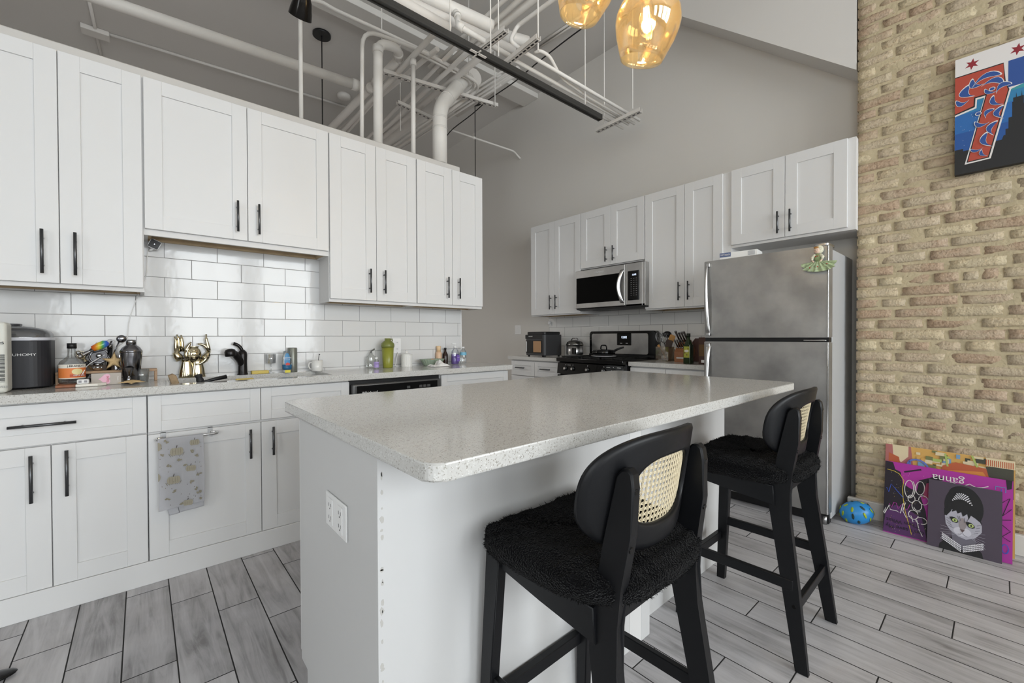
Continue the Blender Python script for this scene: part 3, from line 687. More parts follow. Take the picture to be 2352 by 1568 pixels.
# ================================================================ refrigerator
FX = 3.05; FY0, FY1 = 1.397, .660
def steel_mat():
    m = mat('smudged_stainless', srgb(150, 149, 147), .3, .72); nt = m.node_tree; b = nt.nodes['Principled BSDF']
    g = N(nt, 'ShaderNodeNewGeometry'); v = N(nt, 'ShaderNodeVectorMath', operation='MULTIPLY'); nt.links.new(g.outputs['Position'], v.inputs[0]); v.inputs[1].default_value = (3, 3, 60)
    n = N(nt, 'ShaderNodeTexNoise'); n.inputs['Scale'].default_value = 4; n.inputs['Detail'].default_value = 5; nt.links.new(v.outputs[0], n.inputs['Vector'])
    n2 = N(nt, 'ShaderNodeTexNoise'); n2.inputs['Scale'].default_value = 5.5; n2.inputs['Detail'].default_value = 6; nt.links.new(g.outputs['Position'], n2.inputs['Vector'])
    a = mth(nt, 'ADD', mth(nt, 'MULTIPLY', n.outputs['Fac'], .10), mth(nt, 'MULTIPLY', n2.outputs['Fac'], .28)); nt.links.new(mth(nt, 'ADD', a, .22), b.inputs['Roughness'])
    r = N(nt, 'ShaderNodeValToRGB'); r.color_ramp.elements[0].position = .3; r.color_ramp.elements[0].color = (*srgb(150, 149, 148), 1); r.color_ramp.elements[1].position = .7; r.color_ramp.elements[1].color = (*srgb(180, 179, 177), 1)
    nt.links.new(n2.outputs['Fac'], r.inputs[0]); nt.links.new(r.outputs[0], b.inputs['Base Color']); return m
STEEL = steel_mat()
t = thing('refrigerator', 'tall stainless top-freezer refrigerator standing beside the brick wall', 'refrigerator', (FX, FY0, 0), R90)
W_ = FY0-FY1
MB().box((.003, .075, .03), (W_-.003, .60, 1.655), .004).build('body', mat('fridge_side_grey', srgb(176, 177, 178), .5, .0), t)
for nm, z0, z1 in (('freezer_door', 1.125, 1.668), ('fridge_door', .075, 1.098)):
    mb = MB(); n = 14
    pr = [(W_*i/n, -.010*(1-(2*i/n-1)**2)) for i in range(n+1)] + [(W_, .068), (0, .068)]
    mb.prism(pr, z1-z0, Matrix.Translation((0, 0, z0)), .003)
    for f in mb.bm.faces: f.smooth = False
    d = mb.build(nm, STEEL, t)
    # long handle down the opening side
    top = nm == 'freezer_door'; zA, zB = (1.65, 1.14) if top else (1.085, .45)
    mb = MB()
    def hp(u, v):
        z = zA+(zB-zA)*u; w2 = .010+.028*(1-abs(2*u-1)**1.5 if not top else u**.6) if True else 0
        if top: w2 = .012+.020*u
        else: w2 = .032-.018*u
        x = .018 + w2*v*1.0; y = -.008 - .040*math.sin(PI*min(1, max(0, u)))**.5*(1-.25*abs(2*v-1))
        return Vector((x, y, z))
    mb.grid(hp, 24, 6); r_ = bmesh.ops.extrude_face_region(mb.bm, geom=mb.bm.faces[:])
    for v in [e for e in r_['geom'] if isinstance(e, bmesh.types.BMVert)]: v.co.y += .014
    for zc in (zA-.012, zB+.012): mb.box((.02, -.02, zc-.012), (.045, .004, zc+.012), .002)
    mb.build('handle', STEELL, d)
    MB().box((W_-.012, -.004, z0), (W_-.004, .004, z1), .002).build('edge_trim', CHROME, d)
MB().box((.004, .01, 1.0985), (W_-.004, .07, 1.1245)).build('door_seal', BLACKP, t)
MB().box((W_-.13, -.004, 1.104), (W_-.015, .03, 1.112), .002).build('hinge', CHROME, t)
mb = MB(); mb.prism(rrect(W_-.075, W_-.005, .0, .15, .02), .016, Matrix.Translation((0, 0, 1.669)), .003); mb.build('hinge_cover', STEELL, t)
MB().box((.01, .05, .004), (W_-.01, .10, .07)).build('toe_grille', BLACKP, t)
for x in (.04, W_-.03): MB().cyl((x, .05, 0), (x, .05, .05), .013, 12).build('foot', STEELL, t)
# carton lying on the refrigerator
t = thing('glove_box', 'flat white carton with a blue corner lying on top of the refrigerator', 'box', (3.075, 1.30, 1.6565+.0125), math.radians(-84))
MB().box((0, 0, 0), (.235, .13, .047), .001).build('carton', PAPER, t)
MB().box((-.0006, -.0006, .018), (.072, .06, .0476)).build('blue_print', mat('carton_blue', srgb(96, 110, 146), .6), t)
text('carton_text', 'HiTouch', .017, frame((.036, -.0012, .034), (1, 0, 0), (0, 0, 1)), TEXTW, t)
for i in range(5): text('small_print', 'examination gloves', .0055, frame((.20, -.0012, .040-i*.006), (1, 0, 0), (0, 0, 1)), mat('print_grey', srgb(150, 155, 165), .6), t)
# doll magnet
def doll():
    P = at('x', 3.03, 1879, 600); s = mpp(P)
    t = thing('doll_magnet', 'little porcelain doll in a green flowered dress, stuck on the freezer door', 'doll', P, R90)
    SK = mat('doll_skin', srgb(226, 198, 176), .4); DR = mat('doll_dress_green', srgb(172, 188, 150), .6, mottle=(90, .35)); LACE = mat('doll_lace', srgb(214, 212, 190), .7, mottle=(160, .25))
    mb = MB()   # skirt: pleated half cone spread over the door
    def sk(u, v):
        a = PI*(-.02+1.04*u); r = (.012+.056*v); pl = 1+.10*math.sin(u*46)*v
        return Vector((-r*math.cos(a)*pl*1.0+.004*v, -.003-.012*v*math.sin(a)-.006*math.sin(u*46)*v, .002-.046*v*max(0, math.sin(a))**.55 - .008*v))
    mb.grid(sk, 60, 8)
    mb.build('skirt', DR, t)
    mb = MB(); mb.ball((0, -.008, .018), .015, 14, (1, .6, 1.3)); mb.build('bodice', mat('doll_bodice', srgb(140, 158, 112), .6), t)
    hd = MB().ball((-.001, -.012, .052), .0135, 18, (1, .9, 1.15)).build('head', SK, t)
    for x in (-.005, .005): MB().ball((x-.002, -.0235, .053), .0016, 8).build('eye', TEXTB, hd)
    MB().ball((-.002, -.0238, .0455), .0018, 8, (1.3, .5, .6)).build('mouth', mat('doll_red', srgb(190, 40, 40), .4), hd)
    mb = MB(); mb.ball((.006, -.006, .056), .0185, 16, (1, .7, 1.15)); mb.build('bonnet', LACE, t)
    MB().ball((-.004, -.018, .066), .009, 12, (1.2, .6, .6)).build('hair', mat('doll_hair', srgb(170, 120, 60), .6), t)
    for sx_ in (-1, 1):
        MB().tube([(sx_*.010, -.008, .032), (sx_*.022, -.012, .018), (sx_*.020 - .0, -.020, .004)], [.007, .0075, .004], 10).build('sleeve', LACE, t)
        MB().tube([(sx_*.020, -.020, .004), (sx_*.012, -.024, -.006)], [.0035, .003], 8).build('hand', SK, t)
    t.scale = (1.2, 1.2, 1.2)
    for x, z in ((-.006, .022), (.003, .024), (-.03, -.03), (.002, -.028), (.04, -.018)): MB().ball((x, -.019, z), .0028, 8).build('rose', MATS['doll_red'], t)
doll()

# ================================================================ range
t = thing('range', 'black freestanding gas range with stainless backguard on the far wall', 'range', (3.06, 2.852, 0), R90)
RW = .764
MB().box((.004, .05, .02), (RW-.004, .575, .90), .003).build('body', BLACKP, t)
MB().box((0, -.005, .895), (RW, .54, .932), .006, 2).build('cooktop', BLACKG, t)
cp_ = MB().prism([(.05, .775), (-.002, .78), (.012, .885), (.05, .893)], RW-.012, frame((.006, 0, 0), (0, 1, 0), (0, 0, 1)), .003).build('control_panel', BLACKG, t)
KN = mat('knob_black', srgb(20, 20, 20), .3)
for x in (.115, .205, .38, .56, .66):
    k = MB().lathe([(.022, 0), (.021, .012), (.016, .022)], (0, 0, 0), 20, frame((x, .008, .835), (1, 0, 0), (0, .1, 1)) @ Matrix.Identity(4)).build('knob', KN, cp_)
    MB().lathe([(.012, 0), (.0115, .003)], (0, 0, 0), 16, frame((x, -.014, .833), (1, 0, 0), (0, .1, 1))).build('knob_cap', CHROME, k)
    MB().lathe([(.003, 0), (.003, .001)], (0, 0, 0), 10, frame((x, .008, .868), (1, 0, 0), (0, .1, 1))).build('burner_mark', TEXTW, cp_)
for x in (.16, .61, .72): MB().box((x-.018, .0015, .866), (x+.018, .006, .8685)).build('print_mark', TEXTW, cp_)
od = MB().box((.01, .0, .20), (RW-.01, .05, .77), .004).build('oven_door', BLACKG, t)
MB().tube([(.05, .0, .72), (.05, -.045, .72), (RW-.05, -.045, .72), (RW-.05, .0, .72)], .011, 12).build('oven_handle', STEELL, od)
tw = MB().box((.24, -.061, .50), (.43, -.055, .735), .002).build('oven_towel', PAPER); tw.matrix_world = Matrix.Translation((3.06, 2.852, 0)) @ Matrix.Rotation(R90, 4, 'Z'); tag(tw, 'pale dish towel hung on the oven door handle', 'towel')
bgd = MB().prism(rrect(0, RW, .932, 1.19, .022), .07, frame((0, .585, 0), (1, 0, 0), (0, 0, 1)), .006).build('backguard', BLACKG, t)
MB().prism(rrect(.03, RW-.075, .965, 1.165, .02), .004, frame((0, .5155, 0), (1, 0, 0), (0, 0, 1))).build('steel_facing', STEEL, bgd)
cl = MB().box((.345, .509, 1.05), (.51, .513, 1.165), .004).build('clock_panel', BLACKG, bgd)
text('clock_digits', '12:02', .030, frame((.428, .5078, 1.128), (1, 0, 0), (0, 0, 1)), mat('lit_digits', srgb(200, 215, 240), .5, emit=(.75, .85, 1), estr=1.4), cl)
for x in (.395, .46): MB().box((x-.012, .508, 1.068), (x+.012, .5092, 1.071)).build('button', TEXTW, cl)
MB().box((.0, .50, .932), (RW, .585, .96), .004).build('vent_ledge', BLACKP, t)
GR = mat('cast_iron', srgb(16, 16, 16), .6)
for x0 in (.04, .28, .52):
    mb = MB()
    for q in (0, .10, .20): mb.box((x0+q, .03, .934), (x0+q+.01, .47, .946))
    for q in (.05, .24, .44): mb.box((x0, q, .934), (x0+.21, q+.01, .946))
    mb.build('grate', GR, t)
# ================================================================ microwave
t = thing('microwave', 'stainless over-the-range microwave with a black glass door', 'microwave', (3.268, 2.786, 1.392), R90)
MW = .772
MB().box((.006, .075, .012), (.722, XW-3.268-.002, .4125), .002).build('body', BLACKP, t)
MB().box((0, .012, .014), (MW, .0745, .393), .002).build('front_frame', STEEL, t)
mb = MB(); mb.prism([(.012, .03), (.012, .0135), (.0745, .0), (.0745, .0135)], MW-.01, frame((.005, 0, 0), (0, 1, 0), (0, 0, 1))); mb.build('vent_lip', BLACKP, t)
dr = MB().box((.004, -.004, .022), (.575, .012, .390), .003).build('door', STEEL, t)
MB().box((.018, -.0055, .068), (.535, -.0035, .318), .002).build('window', mat('micro_glass', srgb(2, 2, 2), .5, spec=.08), dr)
text('brand_text', 'Whirlpool', .026, frame((.29, -.0048, .355), (1, 0, 0), (0, 0, 1)), mat('etched_grey', srgb(210, 210, 210), .5), dr)
mb = MB()
def mh(u, v):
    z = .045+.30*u; b = math.sin(PI*u)
    return Vector((.535+.038*v - .028*b + .0*u, -.006-.050*b**.7*(1-.5*abs(2*v-1)), z))
mb.grid(mh, 24, 6); r_ = bmesh.ops.extrude_face_region(mb.bm, geom=mb.bm.faces[:])
for v in [e for e in r_['geom'] if isinstance(e, bmesh.types.BMVert)]: v.co.y += .008
mb.build('handle', STEELL, dr)
kp = MB().box((.60, .006, .065), (.715, .013, .325), .004).build('keypad', BLACKG, t)
MB().box((.578, .010, .015), (.581, .013, .392)).build('door_gap', CHROME, t)
text('clock_digits', '12:02', .02, frame((.667, .0045, .288), (1, 0, 0), (0, 0, 1)), MATS['lit_digits'], kp)
for r in range(9):
    for c in range(3): MB().box((.632+c*.026, .0046, .255-r*.0185), (.643+c*.026, .0056, .258-r*.0185)).build('key_mark', mat('key_grey', srgb(150, 150, 150), .5), kp)
MB().box((MW-.03, .0105, .016), (MW-.026, .012, .391)).build('edge_line', CHROME, t)
# ================================================================ pipes, ducts, conduits and channels under the ceiling
def pp(p): return at(p[2], p[3], p[0], p[1]) if len(p) == 4 else Vector(p)
def pipe(name, label, cat, pts, r, m=None, group=None, bend=.06, seg=14, fit=None, ext=None):
    P = [pp(p) for p in pts]
    if ext is not None:   # carry the run on to where it really ends
        for which, ax, val in ext:
            i, j = (0, 1) if which == 0 else (-1, -2); d = P[i]-P[j]; k = 'xyz'.index(ax); q = P[i]+d*((val-P[i][k])/d[k])
            if which == 0: P.insert(0, q)
            else: P.append(q)
    path = smooth_path(P, bend) if len(P) > 2 else P
    if fit is None:
        o = MB().tube(path, r, seg).build(name, m or PIPE); tag(o, label, cat, group); return o, P
    t = thing(name, label, cat, P[0], 0, group); o = MB().tube([p-P[0] for p in path], r, seg).build('run', m or PIPE, t)
    for (i, f, L, k) in fit:   # collars: on segment i at fraction f
        a, b = P[i], P[i+1]; c = a.lerp(b, f); d = (b-a).normalized()
        MB().cyl(c-d*L/2-P[0], c+d*L/2-P[0], r*k, seg).build('collar', m or PIPE, t)
    return t, P
GV = None
YV = 3.085
def vert_base(px): p = at('y', YV, px, 300); return (p.x, YV, ZP)
# risers standing on the free-standing wall
pipe('pipe', 'thin white riser pipe passing behind the black spotlight, standing on the cabinet wall', 'pipe', [vert_base(692), (vert_base(692)[0], YV, ZC)], .0135)
pipe('conduit', 'white conduit rising from the cabinet wall and bending over into a long level run', 'conduit', [vert_base(831), (832, 66, 'y', YV), (959, 112, 'y', YV), (1050, 160, 'y', YV), (1096, 188, 'y', YV), (1098, 206, 'y', YV+.12), (1040, 250, 'z', 3.30), (905, 345, 'z', 3.30)], .0145, PIPE, bend=.13)
pipe('conduit', 'second white conduit looping round the duct just inside the long level one', 'conduit', [(958, 121, 'y', YV+.03), (1045, 166, 'y', YV+.03), (1086, 186, 'y', YV+.03), (1088, 202, 'y', YV+.14), (1030, 246, 'z', 3.28), (900, 338, 'z', 3.28)], .011, PIPE, bend=.1)
_, PV = pipe('vent_pipe', 'thick white vent pipe with a double elbow, standing on the cabinet wall', 'pipe', [vert_base(868), (868, 98, 'y', YV), (914, 110, 'y', YV+.03), (916, 138, 'y', YV+.16)], .034, fit=[(0, .93, .05, 1.14), (2, .5, .03, 1.14)], bend=.10, seg=20)
pipe('pipe', 'white riser pipe that ends in a tee on the slanting pipe', 'pipe', [vert_base(949), (949, 134, 'y', YV)], .0185, fit=[(0, .955, .05, 1.35)])
zT = at('y', YV, 949, 134).z + .01
pipe('pipe', 'slanting white pipe joined to the riser by a tee and ribbed coupling', 'pipe', [(912, 168, 'z', zT), (1045, 26, 'z', zT), (1051, 33, 'z', zT-.10)], .021, fit=[(0, .25, .06, 1.4), (0, .43, .018, 1.45), (0, .47, .018, 1.45), (0, .39, .018, 1.45)], ext=[(0, 'y', 6.0)])
pipe('duct', 'wide white spiral duct rising from the cabinet wall and elbowing up to the ceiling run', 'duct', [vert_base(1010), (1010, 246, 'y', YV), (1062, 186, 'y', YV+.12), (1086, 178, 'y', YV+.42)], .060, fit=[(0, .62, .012, 1.04), (0, .8, .012, 1.04), (1, .3, .012, 1.05), (1, .75, .012, 1.05)], bend=.11, seg=28)
pipe('duct', 'grey round duct lying level behind the elbow of the spiral duct', 'duct', [(1092, 176, 'z', 3.62), (872, 330, 'z', 3.62)], .075, PIPE2, seg=24, ext=[(1, 'y', 6.3)])
pipe('duct', 'second grey round duct, darker and lower, under the bundle at left', 'duct', [(1010, 225, 'z', 3.5), (890, 318, 'z', 3.5)], .06, PIPE2, seg=24, ext=[(1, 'y', 6.3)])
zP = PV[-1].z
# big pipe across the left, its tee and the run it feeds
pipe('pipe', 'big white pipe crossing the dark ceiling above the left wall cabinets', 'pipe', [(238, 0, 'z', zP), (828, 199, 'z', zP)], .040, fit=[(1, .97, .05, 1.2)], seg=20, ext=[(0, 'x', -2.9)])
zv = PV[-1].z
pipe('pipe', 'thick pipe running away from the double elbow past the tee of the big white pipe', 'pipe', [(918, 134, 'z', zv), (772, 282, 'z', zv)], .034, PIPE2, fit=[(0, .30, .09, 1.22), (0, .40, .04, 1.2)], seg=20, ext=[(1, 'y', 6.4)])
pipe('conduit', 'white conduit coming in from the spotlight and running behind the bent riser', 'conduit', [(700, -2, 'y', YV+.07), (736, 3, 'y', YV+.07), (768, 22, 'y', YV+.07), (893, 79, 'y', YV+.07), (1010, 134, 'y', YV+.07)], .013, PIPE, bend=.04)
# bundle running away from the viewer behind the wall
lines = [((930, 150), (800, 300), .018, 3.42, 'lead'), ((1005, 112), (790, 290), .020, 3.45, 'wide'), ((1058, 98), (850, 312), .016, 3.45, 'thin'), ((1085, 110), (880, 300), .020, 3.42, 'thick'),
         ((1135, 105), (985, 228), .027, 3.42, 'thick')]
WHERE = ['nearest the double elbow', 'second from the double elbow', 'third, passing the ribbed coupling', 'fourth, just right of the tee', 'fattest of the bundle left of the spiral duct']
for (a, b, r, z, _), wd in zip(lines, WHERE):
    pipe('ceiling_pipe', 'grey pipe in the ceiling bundle, ' + wd, 'pipe', [(*a, 'z', z), (*b, 'z', z)], r, PIPE2, 'bundle of pipes behind the cabinet wall', ext=[(1, 'y', 6.4)])
for k, (a, b) in enumerate((((1176, 150), (1000, 262)), ((1182, 157), (1006, 268)), ((1176, 170), (1012, 275)), ((1150, 195), (1010, 285)))):
    pipe('conduit', ('upper', 'second', 'third', 'lowest')[k] + ' of four slim conduits running side by side past the spiral duct', 'conduit', [(*a, 'z', 3.62), (*b, 'z', 3.62)], .010, PIPE2, 'slim conduits beside the spiral duct', ext=[(1, 'y', 6.4)], seg=10)
pipe('ceiling_pipe', 'long smooth pipe right of the slim conduits, under the beam', 'pipe', [(1190, 160, 'z', 3.75), (1050, 262, 'z', 3.75)], .036, PIPE2, ext=[(1, 'x', XW-.002)] if False else None, seg=20)
# pipes running toward the upper right over the track
pipe('ceiling_pipe', 'thick white pipe crossing high above the black track, toward the amber lamps', 'pipe', [(1109, 92, 'z', 3.5), (1224, 0, 'z', 3.5)], .028, seg=18, ext=[(0, 'y', 3.3), (1, 'y', .6)])
pipe('ceiling_pipe', 'middle white pipe crossing high above the black track', 'pipe', [(1100, 82, 'z', 3.5), (1192, 0, 'z', 3.5)], .019, ext=[(0, 'y', 3.3), (1, 'y', .6)])
pipe('ceiling_pipe', 'slimmest white pipe crossing high above the black track', 'pipe', [(1079, 71, 'z', 3.5), (1159, 0, 'z', 3.5)], .015, ext=[(0, 'y', 3.3), (1, 'y', .6)])
pipe('pipe', 'white pipe with a hooked end dropping to the slotted channel', 'pipe', [(1270, 0, 'z', 3.42), (1188, 60, 'z', 3.42), (1171, 94, 'z', 3.28), (1192, 110, 'z', 3.26)], .015, bend=.04, ext=[(0, 'y', .6)])
# runs parallel to the sink wall, above the track
pipe('insulated_pipe', 'fat white insulated pipe above and beside the black track', 'pipe', [(982, -4, 'z', 3.36), (1116, 56, 'z', 3.36), (1128, 62, 'z', 3.36)], .046, seg=20, ext=[(0, 'x', .2)])
pipe('insulated_pipe', 'second length of fat white pipe, beyond the crossing pipes', 'pipe', [(1150, 80, 'z', 3.42), (1212, 97, 'z', 3.42)], .042, seg=20)
pipe('ceiling_pipe', 'grey pipe tucked under the fat insulated pipe', 'pipe', [(960, 14, 'z', 3.25), (1180, 116, 'z', 3.25)], .032, PIPE2, seg=18, ext=[(0, 'x', .2)])
pipe('ceiling_pipe', 'pale pipe running just above the black track at its near end', 'pipe', [(940, 16, 'z', 3.08), (1030, 67, 'z', 3.08)], .036, PIPE2, seg=18, ext=[(0, 'x', .2)])
pipe('pipe', 'bright white pipe with a knobbly elbow, starting under the insulated pipe', 'pipe', [(1051, 34, 'z', 3.22), (1052, 58, 'z', 3.12), (1064, 66, 'z', 3.10), (1169, 128, 'z', 3.10)], .018, fit=[(0, .15, .03, 1.3), (1, .4, .05, 1.35)], bend=.03)
zR = 3.0
for k, (pts, r) in enumerate(((((1203, 119), (1469, 276)), .0125), (((1180, 137), (1443, 285)), .0125), (((1163, 146), (1431, 295)), .011))):
    pipe('conduit', ('upper', 'middle', 'lower')[k] + ' straight conduit resting on the slotted rack that ends past the black track', 'conduit', [(*pts[0], 'z', zR+.03), (*pts[1], 'z', zR+.03)], r, PIPE, 'conduits on the rack beside the black track')
pipe('conduit', 'S-bent conduit arching down onto the rack below the amber lamps', 'conduit', [(1228, 122, 'z', 3.12), (1240, 116, 'z', 3.12), (1262, 128, 'z', 3.10), (1288, 178, 'z', 3.03), (1341, 217, 'z', 3.03), (1457, 284, 'z', 3.03)], .0115, PIPE, bend=.06)
# perforated steel channels
def channel(label, a, b, wd=.040, hang=True, n=None):
    a, b = Vector(a), Vector(b); d = (b-a); L = d.length; d.normalize(); t = thing('slotted_channel', label, 'rack', a)
    s = Vector((0, 0, 1)).cross(d).normalized()
    M = Matrix((d, s, d.cross(s))).transposed().to_4x4()
    mb = MB(); h = .032; th = .003
    mb.box((0, -wd/2, -h), (L, wd/2, -h+th), M=M); mb.box((0, -wd/2, -h), (L, -wd/2+th, 0), M=M); mb.box((0, wd/2-th, -h), (L, wd/2, 0), M=M); mb.build('rail', PIPE2, t)
    n = n or max(3, int(L/.055))
    for i in range(n):
        x = (i+.5)*L/n
        MB().box((x-.013, -.006, -h-.0008), (x+.013, .006, -h+.0002), .0003, M=M).build('slot', BLACKP, t)
    return t
zs_ = 3.0
c1 = channel('slotted channel crossing at the far end of the black track', at('z', zR, 1371, 296), at('z', zR, 1472, 248), n=10)
c2 = channel('slotted channel above the middle of the black track, hung on two rods', at('z', 3.05, 1158, 144), at('z', 3.05, 1237, 80), n=9)
c3 = channel('short slotted channel higher up, near the fat insulated pipe', at('z', 3.1, 1103, 108), at('z', 3.1, 1163, 62), n=7)
c4 = channel('slotted channel between the thick elbow pipe and the spiral duct', at('z', 3.36, 880, 160), at('z', 3.36, 1142, 239), n=20)
c5 = channel('slotted channel deep in the bundle left of the spiral duct', at('z', 3.36, 912, 231), at('z', 3.36, 996, 270), n=9)
# the black lighting track
a, b = at('z', 2.9, 868, -3), at('z', 2.9, 1378, 270); a = a + (a-b).normalized()*1.2
t = thing('lighting_track', 'long black lighting track hanging below the pipes', 'track', a)
d = (b-a); L = d.length; d.normalize(); s = Vector((0, 0, 1)).cross(d).normalized(); M = Matrix((d, s, Vector((0, 0, 1)))).transposed().to_4x4()
TRK = mat('track_black', srgb(52, 51, 49), .45, bump=(60, .1, .001))
mb = MB(); mb.box((0, -.021, -.008), (L, .021, .020), .0015, M=M); mb.box((0, -.021, -.021), (L, -.013, -.008), M=M); mb.box((0, .013, -.021), (L, .021, -.008), M=M); mb.box((0, -.013, -.014), (L, .013, -.008), M=M); mb.build('rail', TRK, t)
MB().box((L, -.022, -.022), (L+.006, .022, .021), .001, M=M).build('end_cap', TRK, t)
e = at('z', 2.866, 1090, 118) - a
cl = MB(); k = e.dot(d); cl.box((k-.02, -.026, -.0245), (k+.10, -.008, -.0215), M=M); cl.box((k+.03, -.05, -.0245), (k+.04, .036, -.0215), M=M); cl.build('clip', PIPE, t)
# threaded hanger rods
def rod(label, px, py0, ax, val, m=PIPE, r=.0045, grp='hanger rods from the ceiling'):
    p = at(ax, val, px, py0); tag(MB().cyl(p, (p.x, p.y, ZC), r, 8).build('hanger_rod', m), label, 'rod', grp)
rod('thin rod holding the black track near the knobbly white elbow', 1034, 74, 'z', 2.922)
rod('thin rod holding the black track at its middle', 1127, 126, 'z', 2.922)
rod('thin rod holding the black track near its far end', 1344, 240, 'z', 2.922)
rod('rod at the left side of the end channel of the rack', 1388, 286, 'z', 3.0)
rod('rod at the right side of the end channel, below the nearest amber lamp', 1453, 250, 'z', 3.0)
rod('rod at the outer end of the middle channel', 1236, 117, 'z', 2.97, r=.0055)
rod('rod at the inner end of the middle channel', 1145, 130, 'z', 2.97)
rod('rod hanging below the channel right of the spiral duct', 1137, 246, 'z', 3.3)
rod('rod on the level conduit beside the spiral duct', 1077, 172, 'z', 3.4)
rod('rod hanging free between the risers', 920, 300, 'z', 3.15)
rod('rod through the beam above the left risers', 877, 96, 'z', 3.6, PIPE2)
# ceiling conduits and boxes on the left
zc = ZC-.012
pipe('conduit', 'thin conduit along the dark ceiling, starting at the junction box', 'conduit', [(235, 74, 'z', zc), (810, 250, 'z', zc)], .014, PIPE2)
pipe('conduit', 'thin conduit crossing the dark ceiling through the junction box', 'conduit', [(203, -6, 'z', zc), (232, 128, 'z', zc)], .013, PIPE2)
p = at('z', ZC-.02, 219, 74); tag(MB().box((p.x-.10, p.y-.06, ZC-.045), (p.x+.10, p.y+.06, ZC-.001), .004).build('junction_box', PIPE2), 'painted junction box on the dark ceiling above the left cabinets', 'box')
p = at('z', ZC-.02, 790, 222); o_ = MB().lathe([(.001, -.05), (.05, -.05), (.075, -.03), (.08, 0)], (p.x, p.y, ZC-.001), 24).build('smoke_detector', PIPE2); tag(o_, 'round smoke detector on the dark ceiling behind the risers', 'detector')
# wall conduit on the right of the spiral duct
pipe('conduit', 'thin white conduit reaching the back wall right of the spiral duct', 'conduit', [(1034, 298, 'z', 3.55), (1180, 347, 'x', 3.60), (1195, 364, 'x', XW-.012)], .0105, PIPE, fit=[(0, .35, .03, 1.6)], bend=.04)
pipe('conduit', 'pair conduit on the pale ceiling, upper of the two above the black cable', 'conduit', [(1345, 30, 'z', zc), (1228, 108, 'z', zc)], .011, PIPE2, 'conduits on the pale ceiling')
pipe('conduit', 'pair conduit on the pale ceiling, lower of the two above the black cable', 'conduit', [(1352, 33, 'z', zc), (1235, 112, 'z', zc)], .011, PIPE2, 'conduits on the pale ceiling')
# black cable sagging across
P = [(1376, 32), (1355, 52), (1300, 92), (1235, 143), (1180, 190), (1120, 230), (1085, 262), (1050, 288), (1040, 296), (1034, 302), (1018, 322)]
tag(MB().tube(smooth_path([at('z', 3.62-.0035*i*i*.5, *q) for i, q in enumerate(P)], .1, 3), .0055, 8).build('cable', BLACKP), 'loose black cable sagging across under the pale ceiling', 'cable')
# ================================================================ hanging lamps
AMB = thin_glass('amber_glass', (.965, .865, .66), .3, .013, (.95, .78, .48))
BULBG = thin_glass('bulb_glass', (1, .96, .88), .1)
FIL = mat('bulb_filament', (1, .8, .45), .5, emit=(1., .66, .28), estr=38.)
BRASS = mat('aged_brass', srgb(168, 132, 72), .3, 1.)
def pendant(loc, rz, label):
    t = thing('pendant_lamp', label, 'lamp', loc, rz, 'amber glass pendant lamps')
    T = Matrix.Rotation(math.radians(13), 4, 'X') @ Matrix.Rotation(math.radians(-7), 4, 'Y')
    outer = [(.068, 0), (.078, .025), (.094, .065), (.103, .10), (.104, .125), (.096, .155), (.078, .18), (.050, .197), (.028, .203)]
    inner = [(r-.0028, z+.001) for r, z in outer[::-1]]
    mb = MB(); prof = outer + inner
    rings = []
    for r, z in prof: rings.append([mb.bm.verts.new(T @ Vector((r*math.cos(2*PI*k/48), r*math.sin(2*PI*k/48), z-.1))) for k in range(48)])
    rings.append(rings[0])
    for q, w_ in zip(rings, rings[1:]):
        for k in range(48): f = mb.bm.faces.new((q[k], q[(k+1) % 48], w_[(k+1) % 48], w_[k])); f.smooth = True
    mb.build('glass_shade', AMB, t)
    MB().cyl((0, 0, .095), (0, 0, .165), .022, 24).build('socket_cup', BRASS, t)
    MB().cyl((0, 0, .165), (0, 0, ZC-loc[2]-.03), .003, 8).build('cord', BLACKP, t)
    MB().cyl((0, 0, ZC-loc[2]-.03), (0, 0, ZC-loc[2]-.001), .06, 28).build('canopy', BRASS, t)
    b = MB().lathe([(.001, -.048), (.014, -.045), (.026, -.030), (.031, -.008), (.028, .020), (.018, .052), (.014, .078)], (0, 0, .02), 28).build('bulb', BULBG, t)
    fm = MB()
    for k in range(8):
        a = 2*PI*k/8; fm.tube([(.006*math.cos(a), .006*math.sin(a), .065), (.012*math.cos(a+.3), .012*math.sin(a+.3), -.012)], .0011, 6)
    fm.build('filament', FIL, b)
    l = bpy.data.lights.new('bulb_light', 'POINT'); l.energy = 8; l.color = (1, .91, .80); l.shadow_soft_size = .02
    lo = bpy.data.objects.new('bulb_light', l); COL.objects.link(lo); lo.parent = t; lo.location = (0, 0, .02)
def pend_pos(px, py, d):
    v = FW + RT*((px-CX)/FPX) - UP*((py-CY)/FPX); return CAM + v*d
pendant(pend_pos(1486, 62, 1.40), .3, 'amber glass pendant lamp with a glowing bulb, lower and nearer the brick wall')
pendant(pend_pos(1346, -33, 1.46), .9, 'amber glass pendant lamp cut by the top of the picture, left of the other')
